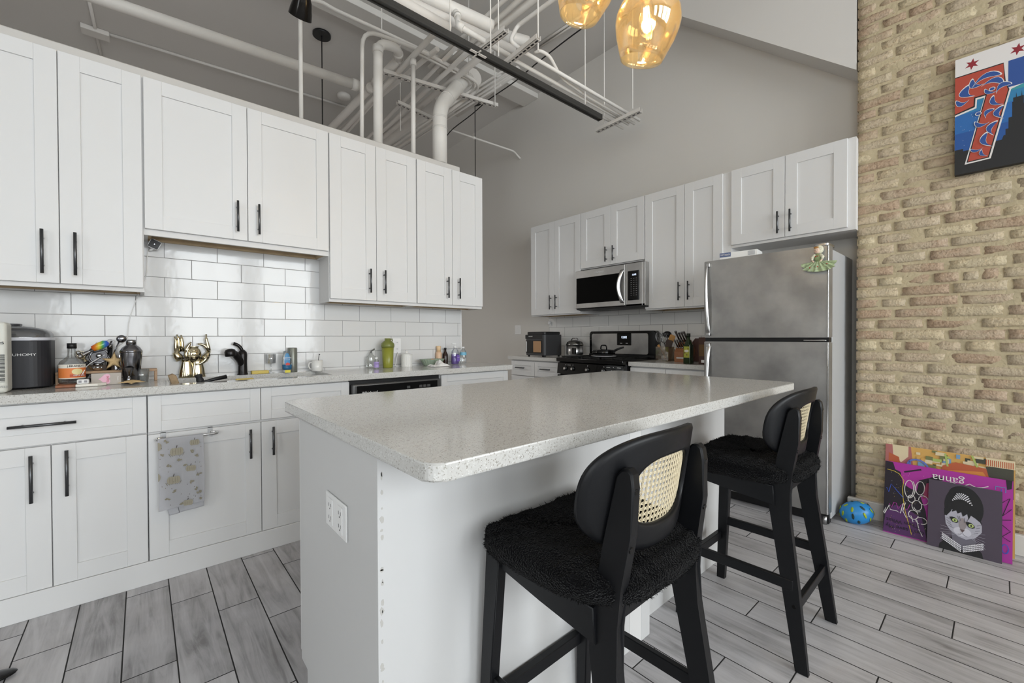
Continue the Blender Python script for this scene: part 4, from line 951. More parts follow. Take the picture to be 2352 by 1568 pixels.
# black spotlight shade at the top
P = at('y', 1.95, 694, 12); t = thing('spotlight', 'small glossy black spotlight shade at the top, in front of the thin riser', 'lamp', P)
fh = Vector((FW.x, FW.y, 0)).normalized(); av = (RT*-.43 + fh*.50 + Vector((0, 0, -.64))).normalized(); zz_ = -av; xx_ = zz_.cross(Vector((0, 1, 0))).normalized(); T = Matrix((xx_, zz_.cross(xx_), zz_)).transposed().to_4x4()
MB().lathe([(.046, -.045), (.043, -.02), (.034, .02), (.02, .05), (.018, .07)], (0, 0, 0), 32, T, cap0=False).build('shade', mat('glossy_black_metal', srgb(26, 24, 22), .18, .6), t)
MB().lathe([(.044, -.040), (.020, .03)], (0, 0, 0), 24, T, cap0=False).build('reflector', mat('reflector_dark', srgb(40, 38, 36), .4), t)
q_ = T @ Vector((0, 0, .065)); MB().cyl(q_, (q_.x, q_.y, ZC-P.z), .007, 10).build('stem', BLACKP, t)
# far pendant behind the wall: canopies and cords
for px, py, lab in ((739, 78, 'black round ceiling canopy with a cord dropping behind the left cabinets'), (1091, 232, 'black ceiling canopy and cord right of the spiral duct')):
    p = at('z', ZC-.001, px, py); t = thing('hanging_lamp', lab, 'lamp', p, 0, 'black cord pendants behind the cabinet wall')
    MB().cyl((0, 0, -.022), (0, 0, 0), .082, 32).build('canopy', BLACKP, t); MB().cyl((0, 0, -2.15), (0, 0, -.02), .005, 8).build('cord', BLACKP, t)
# double light switch on the back wall
p = at('x', XW, 1190, 757); t = thing('light_switch', 'white double light switch on the grey back wall', 'switch', p, R90)
MB().box((-.057, -.006, -.058), (.057, 0, .058), .002).build('plate', WHITEP, t)
for x in (-.024, .024): MB().box((x-.016, -.009, -.032), (x+.016, -.006, .032), .001).build('rocker', WHITEP, t)
# ================================================================ paintings
def painting(name, label, TL, TR, BR, BL, th, edge, base):
    """a stretched canvas: box between its corners; returns a painter for flat areas on its face"""
    TL, TR, BR, BL = map(Vector, (TL, TR, BR, BL)); n = (TR-TL).cross(BL-TL).normalized()
    if n.dot(CAM-TL) < 0: n = -n
    pal = [edge, base]; mb = MB()
    f = [mb.bm.verts.new(p) for p in (TL, TR, BR, BL)]; b = [mb.bm.verts.new(p-n*th) for p in (TL, TR, BR, BL)]
    q = mb.bm.faces.new(f); q.material_index = 1
    mb.bm.faces.new(b[::-1])
    for i in range(4): mb.bm.faces.new((f[i], f[(i+1) % 4], b[(i+1) % 4], b[i]))
    class A: pass
    A.layer = 0; A.mb = mb; A.n = n; A.o = TL
    def onp(px, py):
        d = FW*FPX + RT*(px-CX) - UP*(py-CY); k = (A.o-CAM).dot(n)/d.dot(n); return CAM + d*k
    def uv(u, v): return TL.lerp(TR, u).lerp(BL.lerp(BR, u), v)
    A.uv = uv; A.onp = onp
    def poly(pts, m, up=True):
        if m not in pal: pal.append(m)
        if up: A.layer += 1
        v = [mb.bm.verts.new(p + n*(.00012*A.layer+.0002)) for p in pts]
        es = [mb.bm.edges.new((v[i], v[(i+1) % len(v)])) for i in range(len(v))]
        r = bmesh.ops.triangle_fill(mb.bm, use_beauty=True, use_dissolve=False, edges=es, normal=n)
        for g in r['geom']:
            if isinstance(g, bmesh.types.BMFace): g.material_index = pal.index(m)
    A.poly = poly
    def line(pts, w, m, up=True):
        if m not in pal: pal.append(m)
        if up: A.layer += 1
        prev = None
        for i, p in enumerate(pts):
            a = pts[max(0, i-1)]; c = pts[min(len(pts)-1, i+1)]; d = (c-a).normalized(); s = n.cross(d).normalized()*w/2; o_ = n*(.00012*A.layer+.0002)
            cur = (mb.bm.verts.new(p-s+o_), mb.bm.verts.new(p+s+o_))
            if prev: g = mb.bm.faces.new((prev[0], cur[0], cur[1], prev[1])); g.material_index = pal.index(m)
            prev = cur
    A.line = line
    def ell(u, v, ru, rv, m, k=24, a0=0, a1=2*PI, up=True, rot=0):
        pts = []
        for i in range(k):
            a = a0+(a1-a0)*i/k; x, y = ru*math.cos(a), rv*math.sin(a); pts.append(uv(u+x*math.cos(rot)-y*math.sin(rot), v+x*math.sin(rot)+y*math.cos(rot)))
        poly(pts, m, up)
    A.ell = ell
    def done():
        o = mb.build(name, pal, recalc=False); return tag(o, label, 'painting')
    A.done = done
    return A
def ink(n, r, g, b): return mat('ink_'+n, srgb(r, g, b), .55)
INK = dict(red=ink('red', 178, 74, 58), blue=ink('blue', 48, 82, 150), white=ink('white', 226, 222, 220), star=ink('star_red', 142, 40, 50), black=ink('black', 36, 36, 38), teal=ink('teal', 62, 150, 158), sky=ink('sky_blue', 44, 104, 172), midsky=ink('mid_sky', 50, 126, 172), deep=ink('deep_blue', 38, 84, 152))
# wall canvas with a big 7, stars and a skyline
X_ = 3.378; c = at('x', X_, 2197, 139); y0 = .170; yE = y0-.62
A = painting('wall_canvas', 'canvas painting of a red and blue 7 over a night skyline, hung on the brick', (X_, y0, 2.640), (X_, yE, 2.640), (X_, yE, 2.013), (X_, y0, 2.013), .038, INK['black'], INK['black'])
q = lambda *pts: [Vector((X_-.0, *at('x', X_, 2100+x/4.357, 60+y/4.357)[1:])) for x, y in pts]
Q = lambda y, z: Vector((X_, y, z))
W = 2.640; B = 2.013
A.poly([Q(y0, 2.36), Q(yE, 2.36), Q(yE, 2.24), Q(y0, 2.24)], INK['deep'])
A.poly([Q(y0, 2.55), Q(yE, 2.55), Q(yE, 2.45), Q(y0, 2.45)], INK['teal'])
A.poly([Q(y0, 2.45), Q(yE, 2.45), Q(yE, 2.38), Q(y0, 2.38)], INK['teal'], False)
A.poly([Q(y0, 2.39), Q(yE, 2.39), Q(yE, 2.335), Q(y0, 2.335)], INK['midsky'])
A.poly([Q(y0, 2.335), Q(yE, 2.335), Q(yE, 2.22), Q(y0, 2.22)], INK['sky'])
A.poly([Q(y0, 2.235), Q(yE, 2.235), Q(yE, 2.10), Q(y0, 2.10)], INK['deep'])
# skyline
sk = [(y0, 2.013), (y0, 2.148), (.138, 2.148), (.138, 2.135), (.07, 2.135), (.06, 2.15), (.0, 2.15), (-.006, 2.17), (-.012, 2.17), (-.012, 2.20), (-.022, 2.20), (-.022, 2.255), (-.034, 2.255), (-.034, 2.33), (-.037, 2.33), (-.037, 2.35), (-.046, 2.35), (-.047, 2.375), (-.049, 2.35), (-.064, 2.35), (-.065, 2.378), (-.067, 2.35), (-.072, 2.35), (-.072, 2.31), (-.08, 2.31), (-.08, 2.26), (-.10, 2.26), (-.10, 2.16), (-.15, 2.16), (-.15, 2.22), (-.20, 2.22), (-.20, 2.14), (-.30, 2.14), (-.30, 2.20), (-.36, 2.20), (-.36, 2.12), (yE, 2.12), (yE, 2.013)]
A.poly([Q(a, b) for a, b in sk], INK['black'])
for k in range(60):
    yy = random.Random(k).uniform(yE+.02, y0-.01); zz = random.Random(k+99).uniform(2.15, 2.32)
    if -.09 < yy < .0: continue
    A.poly([Q(yy, zz), Q(yy-.0016, zz), Q(yy-.0016, zz+.0016), Q(yy, zz+.0016)], INK['white'], k == 0)
# white band and its stars
A.poly([Q(y0, W), Q(yE, W), Q(yE, 2.545), Q(y0, 2.545)], INK['white'])
for k in range(4):
    cy, cz = .107-.158*k, 2.590; A.poly([Q(cy - (.028 if i % 2 == 0 else .012)*math.sin(i*PI/6+.15), cz + (.030 if i % 2 == 0 else .013)*math.cos(i*PI/6+.15)) for i in range(12)], INK['star'], k == 0)
# the numeral: white outline, black line, red field
A.poly([Q(y0, 2.545), Q(yE+.3, 2.545), Q(yE+.3, 2.41)] + [Q(-.07, 2.41)] + [Q(a, b) for a, b in ((-.030, 2.398), (.038, 2.065), (.132, 2.060), (.070, 2.372), (.085, 2.350), (.085, 2.35), (y0, 2.335))][0:3] + [Q(.062, 2.393), Q(.088, 2.393), Q(.090, 2.348), Q(y0, 2.330)], INK['white'])
A.poly([Q(y0, 2.545), Q(-.004, 2.545), Q(-.012, 2.44), Q(-.024, 2.40), Q(.044, 2.071), Q(.125, 2.068), Q(.058, 2.402), Q(.094, 2.402), Q(.096, 2.356), Q(y0, 2.339)], INK['black'])
seven = [(y0, 2.540), (-.003, 2.540), (-.008, 2.44), (-.020, 2.40), (.048, 2.076), (.120, 2.073), (.052, 2.409), (.099, 2.409), (.101, 2.364), (y0, 2.345)]
A.poly([Q(a, b) for a, b in seven], INK['red'])
A.poly([Q(-.02, 2.545), Q(yE, 2.545), Q(yE, 2.41), Q(-.02, 2.41)], INK['blue'])
# blue swirls edged in white
def swirl(cy, cz, a, b, rot, bend=.5):
    pts = []
    for i in range(22):
        t_ = 2*PI*i/22; x = a*math.cos(t_); y = b*math.sin(t_)*(.55+.45*math.cos(t_)) + bend*b*math.cos(t_)**2; pts.append((cy + x*math.cos(rot)-y*math.sin(rot), cz + x*math.sin(rot)+y*math.cos(rot)))
    return pts
first = True
for cy, cz, a, b, rot, bd in [(a1, a2, a3*1.08, a4*1.45, a5, a6) for a1, a2, a3, a4, a5, a6 in ((.135, 2.44, .030, .020, 1.2, .9), (.10, 2.47, .026, .014, .7, 1.), (.06, 2.505, .045, .014, 2.9, 1.2), (.03, 2.47, .034, .014, 3.3, 1.), (.146, 2.39, .022, .012, .2, 1.), (.005, 2.43, .026, .013, 2.6, 1.), (.045, 2.41, .022, .008, .5, 1.), (.030, 2.35, .028, .010, 1.0, 1.2), (.055, 2.31, .020, .010, 2.2, 1.), (.02, 2.29, .028, .012, 1.5, 1.3), (.075, 2.25, .024, .010, .3, 1.), (.045, 2.22, .03, .012, 1.7, 1.2), (.065, 2.16, .034, .012, 1.3, 1.2), (.09, 2.12, .020, .007, .1, 1.), (.07, 2.095, .018, .007, 1., 1.))]:
    s = swirl(cy, cz, a, b, rot, bd); A.poly([Q(cy+(p-cy)*1.12, cz+(r-cz)*1.18) for p, r in s], INK['white'], True); A.poly([Q(*p) for p in s], INK['blue'], True)
for cy, cz in ((.035, 2.425), (.083, 2.315)):
    A.poly([Q(cy+.012*math.cos(i*PI/8), cz+.010*math.sin(i*PI/8)) for i in range(16)], INK['white']); A.poly([Q(cy+.009*math.cos(i*PI/8), cz+.0075*math.sin(i*PI/8)) for i in range(16)], INK['blue'])
A.done()
# canvases leaning on the brick wall
OR = [ink('ochre', 214, 168, 92), ink('burnt', 186, 96, 60), ink('cream', 222, 206, 170), ink('olive', 120, 124, 78), ink('dark_moss', 70, 70, 58), ink('rose', 176, 108, 104), ink('lime', 172, 190, 104), ink('pale_blue', 120, 160, 196), ink('periwinkle', 100, 120, 190)]
xt = 3.395
A = painting('leaning_canvas', 'orange and yellow collage canvas, rearmost of the three leaning on the brick wall', (xt, .452, .482), (xt, -.055, .482), (3.33, -.055, .0), (3.33, .452, .0), .02, OR[2], OR[0])
A.poly([A.uv(*p) for p in ((0, 0), (.22, 0), (.25, .3), (.2, .6), (0, .6))], OR[5])
A.poly([A.uv(*p) for p in ((.06, 0), (.2, 0), (.2, .12), (.14, .2), (.07, .12))], OR[2]); A.poly([A.uv(*p) for p in ((.03, .1), (.12, .14), (.16, .4), (.03, .4))], OR[1])
rr = random.Random(4)
for k in range(46):
    u = rr.uniform(.25, .75); v = rr.uniform(0, .2); w2 = rr.uniform(.02, .08); h2 = rr.uniform(.02, .06); A.poly([A.uv(u, v), A.uv(min(.99, u+w2), v), A.uv(min(.99, u+w2), v+h2), A.uv(u, v+h2)], OR[rr.choice([0, 2, 3, 6, 7, 4, 2])])
A.poly([A.uv(*p) for p in ((.48, .16), (.58, .10), (.8, .12), (.86, .22), (.9, .4), (.45, .4))], OR[1]); A.poly([A.uv(*p) for p in ((.52, .20), (.78, .16), (.84, .28), (.5, .32))], ink('orange', 212, 138, 66))
A.poly([A.uv(*p) for p in ((.80, .10), (.99, .06), (.99, .4), (.84, .4), (.82, .2))], OR[4]); A.poly([A.uv(*p) for p in ((.8, 0), (.999, 0), (.999, .09), (.8, .09))], OR[2])
for i in range(14): A.poly([A.uv(.8+i*.014, .02), A.uv(.807+i*.014, .02), A.uv(.807+i*.014, .085), A.uv(.8+i*.014, .085)], OR[1], i == 0)
for k, pts in enumerate((((.70, .0), (.74, .12)), ((.5, .02), (.52, .16)))): A.line([A.uv(*p) for p in pts], .008, OR[6])
A.line([A.uv(.17+.04*math.cos(i*.5)+.012*i, .16+.05*math.sin(i*.5)+.003*i) for i in range(17)], .009, OR[8])
A.done()
PU = [ink('magenta', 168, 46, 150), ink('night', 34, 26, 38), ink('plum', 84, 44, 96), ink('yellow', 206, 180, 60), ink('bright_blue', 60, 90, 190), ink('pink_red', 150, 50, 90)]
P0 = at('z', .002, 2026.5, 1221); P1 = at('z', .002, 2325.8, 1294.9)
xb = 3.236
TLp = (3.345, .446, .390); TRp = (3.345, -.048, .390); BLp = (xb, .442, .001); BRp = (xb, -.046, .001)
A = painting('leaning_canvas', 'magenta and black graffiti canvas with white loops, middle of the three on the floor', TLp, TRp, BRp, BLp, .022, PU[0], PU[0])
U = A.uv
A.poly([U(*p) for p in ((0, 0), (.07, .01), (.09, .10), (.14, .13), (.16, .28), (.22, .33), (.30, .36), (.36, .6), (.40, .99), (0, .99))], PU[1])
A.poly([U(*p) for p in ((.02, .72), (.10, .60), (.2, .62), (.33, .70), (.38, .99), (.0, .99))], PU[2])
A.poly([U(*p) for p in ((.3, .20), (.44, .1), (.5, .12), (.4, .3), (.34, .42), (.28, .36))], PU[1]); A.poly([U(*p) for p in ((.36, .22), (.42, .20), (.40, .40), (.33, .44))], PU[5])
A.poly([U(*p) for p in ((.95, .0), (.995, .0), (.99, .1), (.96, .12))], PU[1])
A.line([U(.17+.012*i, .12-.006*i) for i in range(13)], .008, PU[1]); A.line([U(.05+.02*i, .60+.05*math.sin(i*1.9)) for i in range(10)], .003, PU[0])
def loop(cx, cy, rx, ry, t0, t1, dr=0., w=.0032, m=None, k=40, dx=0, dy=0):
    A.line([U(cx+dx*i/k+(rx+dr*i/k)*math.cos(t0+(t1-t0)*i/k), cy+dy*i/k+(ry+dr*i/k)*math.sin(t0+(t1-t0)*i/k)) for i in range(k+1)], w, m or INK['white'])
loop(.22, .34, .05, .13, -1, 8, -.02); loop(.30, .30, .045, .10, 0, 7, -.02, dx=.02); loop(.29, .55, .05, .08, 1, 9, -.02); loop(.26, .68, .04, .06, 0, 6); loop(.33, .74, .05, .05, 2, 8, -.01); loop(.24, .47, .03, .05, 0, 7); loop(.34, .46, .04, .06, 3, 9, 0)
A.line([U(*p) for p in ((.0, .74), (.02, .66), (.01, .75), (.05, .62), (.06, .68), (.12, .68), (.15, .70), (.17, .56), (.19, .54), (.17, .66), (.20, .74), (.24, .70), (.26, .78), (.29, .74), (.31, .86), (.34, .94))], .0035, INK['white'])
A.line([U(*p) for p in ((.02, .12), (.08, .13), (.13, .16), (.17, .24), (.16, .36), (.17, .5), (.19, .66), (.22, .8), (.25, .95))], .003, PU[3])
A.line([U(*p) for p in ((.02, .38), (.04, .44), (.06, .32), (.10, .38), (.17, .48))], .0035, PU[4])
A.line([U(.47+.045*i+.0, .17+.02*math.sin(i*2.2)-.004*i) for i in range(9)], .0035, INK['white']); A.line([U(.55+.04*i, .20+.035*math.sin(i*1.3)+.012*i) for i in range(9)], .003, INK['white'])
A.line([U(*p) for p in ((.88, .14), (.88, .10), (.95, .10), (.95, .16))], .003, ink('cyan', 70, 150, 190)); A.line([U(*p) for p in ((.92, .12), (.92, .4))], .003, PU[4])
for pts in (((.92, .3), (.98, .22), (.93, .45), (.99, .35)), ((.92, .55), (.985, .62), (.93, .7), (.985, .74)), ((.93, .5), (.99, .48))): A.line([U(*p) for p in pts], .003, PU[1])
loop(.95, .84, .02, .05, 0, 8, .004, m=PU[4])
rr = random.Random(8)
for k in range(70):
    u, v = rr.uniform(.02, .38), rr.uniform(.1, .96); s = .0018; c = U(u, v); e1 = (U(u+.01, v)-c).normalized()*s; e2 = (U(u, v+.01)-c).normalized()*s; A.poly([c, c+e1, c+e1+e2, c+e2], rr.choice([PU[3], INK['white'], PU[4], PU[3]]), k == 0)
pc = A.done()
zx = (Vector(TRp)-Vector(TLp)).normalized(); zy = (Vector(TLp)-Vector(BLp)).normalized()
for s_, u, v, sz in (("can't save My", .19, .90, .030), ('Then What', .17, .82, .030)):
    o_ = U(u, v)+A.n*.0025; text('handwriting', s_, sz, frame(o_, -zx, -zy), PU[1], pc, .0002)
text('handwriting', 'ganna', .055, frame(U(.53, .12)+A.n*.0025, -zx, -zy), INK['white'], pc, .0002)
# cat portrait
GP = ink('portrait_ground', 74, 64, 78)
A = painting('leaning_canvas', 'cat portrait with black updo and pearls, front of the three leaning canvases', (3.296, .256, .338), (3.296, -.012, .338), (3.205, -.012, .001), (3.205, .256, .001), .016, ink('canvas_edge', 120, 112, 116), GP)
HAIR = ink('hair_black', 22, 21, 24); FUR = ink('cat_fur', 176, 174, 186); FURD = ink('cat_fur_dark', 108, 104, 116); FURL = ink('cat_fur_light', 206, 204, 214); PEARL = ink('pearl', 224, 222, 228); EYE = ink('cat_eye', 176, 192, 120)
A.poly([A.uv(*p) for p in ((.17, 1.0), (.18, .93), (.24, .87), (.34, .80), (.56, .82), (.68, .86), (.75, .93), (.77, 1.0))], HAIR)
A.poly([A.uv(*p) for p in ((.34, .70), (.62, .70), (.68, .80), (.52, .97), (.36, .85))], FURD)
A.ell(.50, .33, .265, .30, HAIR, 40); A.ell(.49, .16, .20, .135, HAIR, 32)
A.poly([A.uv(*p) for p in ((.245, .50), (.30, .40), (.42, .38), (.58, .38), (.70, .46), (.745, .55), (.745, .64), (.66, .74), (.54, .79), (.44, .77), (.32, .70), (.26, .62))], FUR)
A.poly([A.uv(*p) for p in ((.24, .50), (.235, .40), (.30, .34), (.36, .35), (.33, .42), (.27, .50))], HAIR)
A.poly([A.uv(*p) for p in ((.36, .34), (.66, .36), (.75, .52), (.66, .46), (.60, .43), (.57, .50), (.55, .42), (.49, .47), (.47, .41), (.42, .44), (.40, .40), (.34, .43))], HAIR)
A.ell(.49, .69, .12, .065, FURL, 24); A.ell(.49, .58, .05, .09, ink('cat_nose_bridge', 150, 140, 142), 18)
for (a, b) in (((.27, .56), (.33, .60)), ((.28, .60), (.35, .63)), ((.30, .64), (.37, .66)), ((.67, .60), (.72, .58)), ((.66, .64), (.72, .62)), ((.64, .68), (.70, .66)), ((.45, .47), (.46, .54)), ((.52, .48), (.515, .55)), ((.42, .47), (.44, .52)), ((.56, .49), (.545, .55)), ((.27, .53), (.31, .54)), ((.68, .56), (.73, .54))): A.line([A.uv(*a), A.uv(*b)], .0022, FURD)
for cx, cy in ((.385, .545), (.605, .575)):
    A.poly([A.uv(cx+x, cy+y) for x, y in ((-.075, -.035), (-.04, -.045), (.0, -.042), (.045, -.01), (.05, .02), (.02, .035), (-.03, .03), (-.055, .0))], HAIR)
    A.ell(cx, cy, .036, .026, EYE, 20); A.ell(cx, cy, .010, .016, HAIR, 14)
A.poly([A.uv(*p) for p in ((.455, .655), (.525, .66), (.49, .70))], ink('cat_nose', 96, 78, 80)); A.line([A.uv(.43, .735), A.uv(.465, .73), A.uv(.49, .70), A.uv(.515, .735), A.uv(.56, .745)], .002, FURD)
for s in (-1, 1):
    for i in range(5): A.line([A.uv(.49+s*.07, .69+.01*i), A.uv(.49+s*(.20+.02*i), .67+.04*i), A.uv(.49+s*(.30), .66+.05*i)], .0007, FURL)
k = 0; rr = random.Random(2)
for row in range(5):
    for i in range(10-row):
        t_ = (i+.5*row)/9; A.ell(.35+.26*t_, .235-.05*math.sin(PI*t_)-.0+ .02*t_ - row*.019+.02, .0105, .0085, PEARL, 8, up=(k == 0)); k += 1
for side in (-1, 1):
    for row in range(4):
        for i in range(13):
            t_ = i/12; u = .49+side*(.27-.25*t_) - side*.0*row; v = .775+.12*t_ + row*.025 + (.02 if side > 0 else 0)*(1-t_)
            A.ell(u, v, .0115, .0095, PEARL, 8, up=False)
A.done()
# blue bicycle helmet on the floor
P = at('z', 0, 1969, 1204); P.z = 0; t = thing('bicycle_helmet', 'small bright blue child helmet lying on the floor by the white baseboard', 'helmet', (P.x+.03, P.y+.01, .060), .5)
HB = mat('helmet_blue', srgb(44, 132, 196), .35); HY = mat('helmet_lining', srgb(150, 170, 40), .6)
T = Matrix.Rotation(math.radians(-16), 4, 'X') @ Matrix.Rotation(math.radians(-22), 4, 'Y')
R0 = .070
mb = MB(); prof = [(R0*math.cos(a), R0*math.sin(a)*.95) for a in [(-.8+i*(PI/2+.8)/14) for i in range(15)]]; prof[-1] = (.0005, R0*.95)
mb.lathe(prof, (0, 0, 0), 32, T, sy=1.22, sx=.95); mb.build('shell', HB, t)
for ring, (cnt, el, ln) in enumerate(((5, 1.0, .032), (8, .42, .036), (8, -.15, .03))):
    for i in range(cnt):
        a = 2*PI*i/cnt + ring*.3; n = Vector((math.cos(a)*math.cos(el)*.95, math.sin(a)*math.cos(el)*1.22, math.sin(el)*.95)); c = T @ (n*R0*1.0); ez = (T @ n).normalized(); ex = (T @ Vector((-math.cos(a)*math.sin(el), -math.sin(a)*math.sin(el), math.cos(el))))
        ex = (ex - ez*ex.dot(ez)).normalized()
        M = frame(c, ex, ez.cross(ex)); MB().ball((0, 0, 0), 1, 12, (1, 1, 1), M @ Matrix.Diagonal((ln*.5, .0072, .0028, 1))).build('vent', HY if i % 3 else mat('helmet_vent_dark', srgb(34, 60, 60), .5), t)
P = at('z', .0, 1946, 1190); o_ = MB().ball((P.x, P.y, .022), .022, 14, (1.1, .9, .9)).build('sock', PAPER); tag(o_, 'small white crumpled sock on the floor behind the blue helmet', 'sock')
# dark slipper tip at the bottom left
P = at('z', 0, 6, 1556); mb = MB(); mb.ball((P.x-.05, P.y-.005, .012), .085, 24, (1, .45, .14)); mb.ball((P.x-.09, P.y-.01, .03), .05, 20, (1, .6, .5)); tag(mb.build('slipper', BLACKG), 'shiny black slipper tip on the floor at the lower left corner', 'shoe')

# ================================================================ towel on the sink cabinet door
t = thing('towel_bar', 'small chrome over-the-door towel bar on the sink cabinet', 'towel bar', (.0, 0, 0))
zb_ = .668; yb_ = 2.523
for x in (.072, .252):
    MB().box((x-.010, YB-.0022, .645), (x+.010, YB-.0002, .694), .0004).build('hook_plate', STEELL, t)
    MB().box((x-.010, YB-.0022, .6905), (x+.010, YB+.004, .6935)).build('hook_top', STEELL, t)
MB().tube(smooth_path([(.072, YB-.002, .668), (.045, YB-.002, .668), (.045, yb_, zb_), (.279, yb_, zb_), (.279, YB-.002, .668), (.252, YB-.002, .668)], .018), .006, 14).build('bar', CHROME, t)
def towel():
    TW = mat('towel_cotton', srgb(222, 222, 226), .9); PK = [mat('pumpkin_print', srgb(158, 152, 136), .9), mat('pumpkin_rib', srgb(122, 112, 100), .9), mat('leaf_print', srgb(140, 134, 118), .9), mat('stem_print', srgb(84, 78, 76), .9)]
    x0, x1 = .050, .219
    def fr(x, z, off=0.):   # front fall
        return Vector((x, yb_-.0075-off-.0022*math.sin((x-x0)*52)*min(1, (zb_-z)*6)-.003*math.exp(-((x-.19)/.012)**2)*min(1, (zb_-z)*4), z))
    mb = MB(); W2 = 40
    def surf(u, v):
        x = x0+(x1-x0)*u
        L1, Lb = .325-.010*u, .345
        s = v*(L1+Lb+.024)
        if s < L1: return fr(x+.004*math.sin(9*(L1-s)), zb_-L1+s)
        s -= L1
        if s < .024: a = PI*s/.024; return Vector((x, yb_-.0077*math.cos(a), zb_+.0077*math.sin(a)))
        s -= .024; xx = x+.010*(s/Lb)*(1 if u < .3 else .2) + .0*u; return Vector((xx + (.028*(1-u))*(s > .2)*(s-.2)/.14, yb_+.008+.003*math.sin(x*60), zb_-s - .012*(1-u)*(s/Lb)))
    mb.grid(surf, W2, 120)
    r = bmesh.ops.solidify(mb.bm, geom=mb.bm.faces[:], thickness=.0018)
    o = mb.build('dish_towel', [TW]+PK)
    tag(o, 'white dish towel printed with grey pumpkins, draped over the chrome bar', 'towel')
    pr = MB(); ly = [0]
    def dec(pts, mi, up=True):
        if up: ly[0] += 1
        off = .0028+.00005*ly[0]; pr.mi = mi
        v = [pr.bm.verts.new(fr(x, z, off)) for x, z in pts if True]
        try:
            f = pr.bm.faces.new(v); f.material_index = mi
        except Exception: pass
    def E(cx, cz, rx, rz, mi, rot=0, k=14, up=True):
        if up: ly[0] += 1
        off = .0026+.00005*ly[0]
        def P_(s_, a):
            x, y = rx*s_*math.cos(a), rz*s_*math.sin(a); xx = cx+x*math.cos(rot)-y*math.sin(rot)
            return fr(min(x1-.0005, max(x0+.0005, xx)), cz+x*math.sin(rot)+y*math.cos(rot), off)
        n = 1 if max(rx, rz) < .008 else 4
        rings = [[pr.bm.verts.new(P_((j+1)/n, 2*PI*i/k)) for i in range(k)] for j in range(n)]
        pr.bm.faces.new(rings[0]).material_index = mi
        for q, w2 in zip(rings, rings[1:]):
            for i in range(k): pr.bm.faces.new((q[i], q[(i+1) % k], w2[(i+1) % k], w2[i])).material_index = mi
    def pumpkin(cx, cz, s, grass=True):
        if grass:
            for i in range(9): a = -.5+i*.5; E(cx+s*(-1.1+.27*i), cz-s*.62, s*.42, s*.05, 2, (i-4)*.28, 8, i == 0)
        for dx, rx in ((-.62, .42), (.62, .42), (-.32, .42), (.34, .42), (0, .40)): E(cx+dx*s, cz, rx*s, s*.74, 0 if abs(dx) != .32 else 0)
        for dx in (-.62, -.22, .22, .62): E(cx+dx*s, cz, s*.035, s*.62, 1, 0, 8)
        E(cx, cz+s*.95, s*.08, s*.34, 3, -.25, 8)
    pumpkin(.118, .608, .0235); pumpkin(.185, .640, .018, False); pumpkin(.170, .520, .0185, False); pumpkin(.106, .478, .0235); pumpkin(.158, .360, .018, False); E(.052, .64, .012, .019, 0); E(.05, .50, .009, .018, 0)
    rr = random.Random(3)
    for cx, cz in ((.13, .566), (.09, .545), (.178, .600), (.19, .575), (.08, .660), (.17, .455), (.185, .420), (.105, .425), (.085, .395), (.2, .49), (.13, .363), (.205, .37), (.15, .54), (.065, .60), (.2, .405)):
        for k in range(3): E(cx+rr.uniform(-.007, .007), cz+rr.uniform(-.005, .005), .0065, .0035, 2, rr.uniform(0, 3), 8)
    for k in range(34): E(rr.uniform(x0+.006, x1-.006), rr.uniform(.36, .66), .0022, .0014, rr.choice([1, 2, 3]), rr.uniform(0, 3), 6, k == 0)
    for f in pr.bm.faces: f.material_index += 1
    tmp = bpy.data.meshes.new('print'); pr.bm.to_mesh(tmp); pr.bm.free()
    jb = bmesh.new(); jb.from_mesh(o.data); jb.from_mesh(tmp); jb.to_mesh(o.data); jb.free(); bpy.data.meshes.remove(tmp)
towel()
# ================================================================ things on the counters
ZT = .9145
def on_counter(px, y, z=ZT, py=850): p = at('y', y, px, py); return Vector((p.x, y, z))
def lathed(name, prof, m, parent=None, loc=(0, 0, 0), seg=28, **k): o = MB().lathe(prof, (0, 0, 0), seg, **k).build(name, m, parent); o.location = loc; return o
STL = mat('bar_steel', srgb(150, 150, 152), .14, 1.); DSTL = mat('smoked_steel', srgb(128, 128, 132), .16, 1.); GOLD = mat('champagne_gold', srgb(196, 186, 158), .1, 1.)
# paper towel pack at the far left
t = thing('paper_towel_pack', 'pale wrapped paper towel pack at the left edge of the counter', 'paper towels', (-.50, 2.70, ZT))
WR = mat('wrapper_film', srgb(214, 214, 206), .5, bump=(30, .5, .006))
mb = MB(); mb.box((-.14, -.045, 0), (.086, .05, .288), .012, 3); mb.build('wrapped_roll', WR, t)
for i in range(22): MB().box((.060, -.0462, .045+i*.0052), (.080, -.0452, .045+i*.0052+(.0034 if i % 3 else .0018))).build('barcode_line', TEXTB, t)
text('pack_text', 'es', .022, frame((.070, -.0465, .205), (1, 0, 0), (0, 0, 1)), TEXTB, t); text('pack_text', 'TOWELS', .012, frame((.064, -.0465, .025), (1, 0, 0), (0, 0, 1)), mat('print_soft_grey', srgb(150, 150, 150), .6), t)
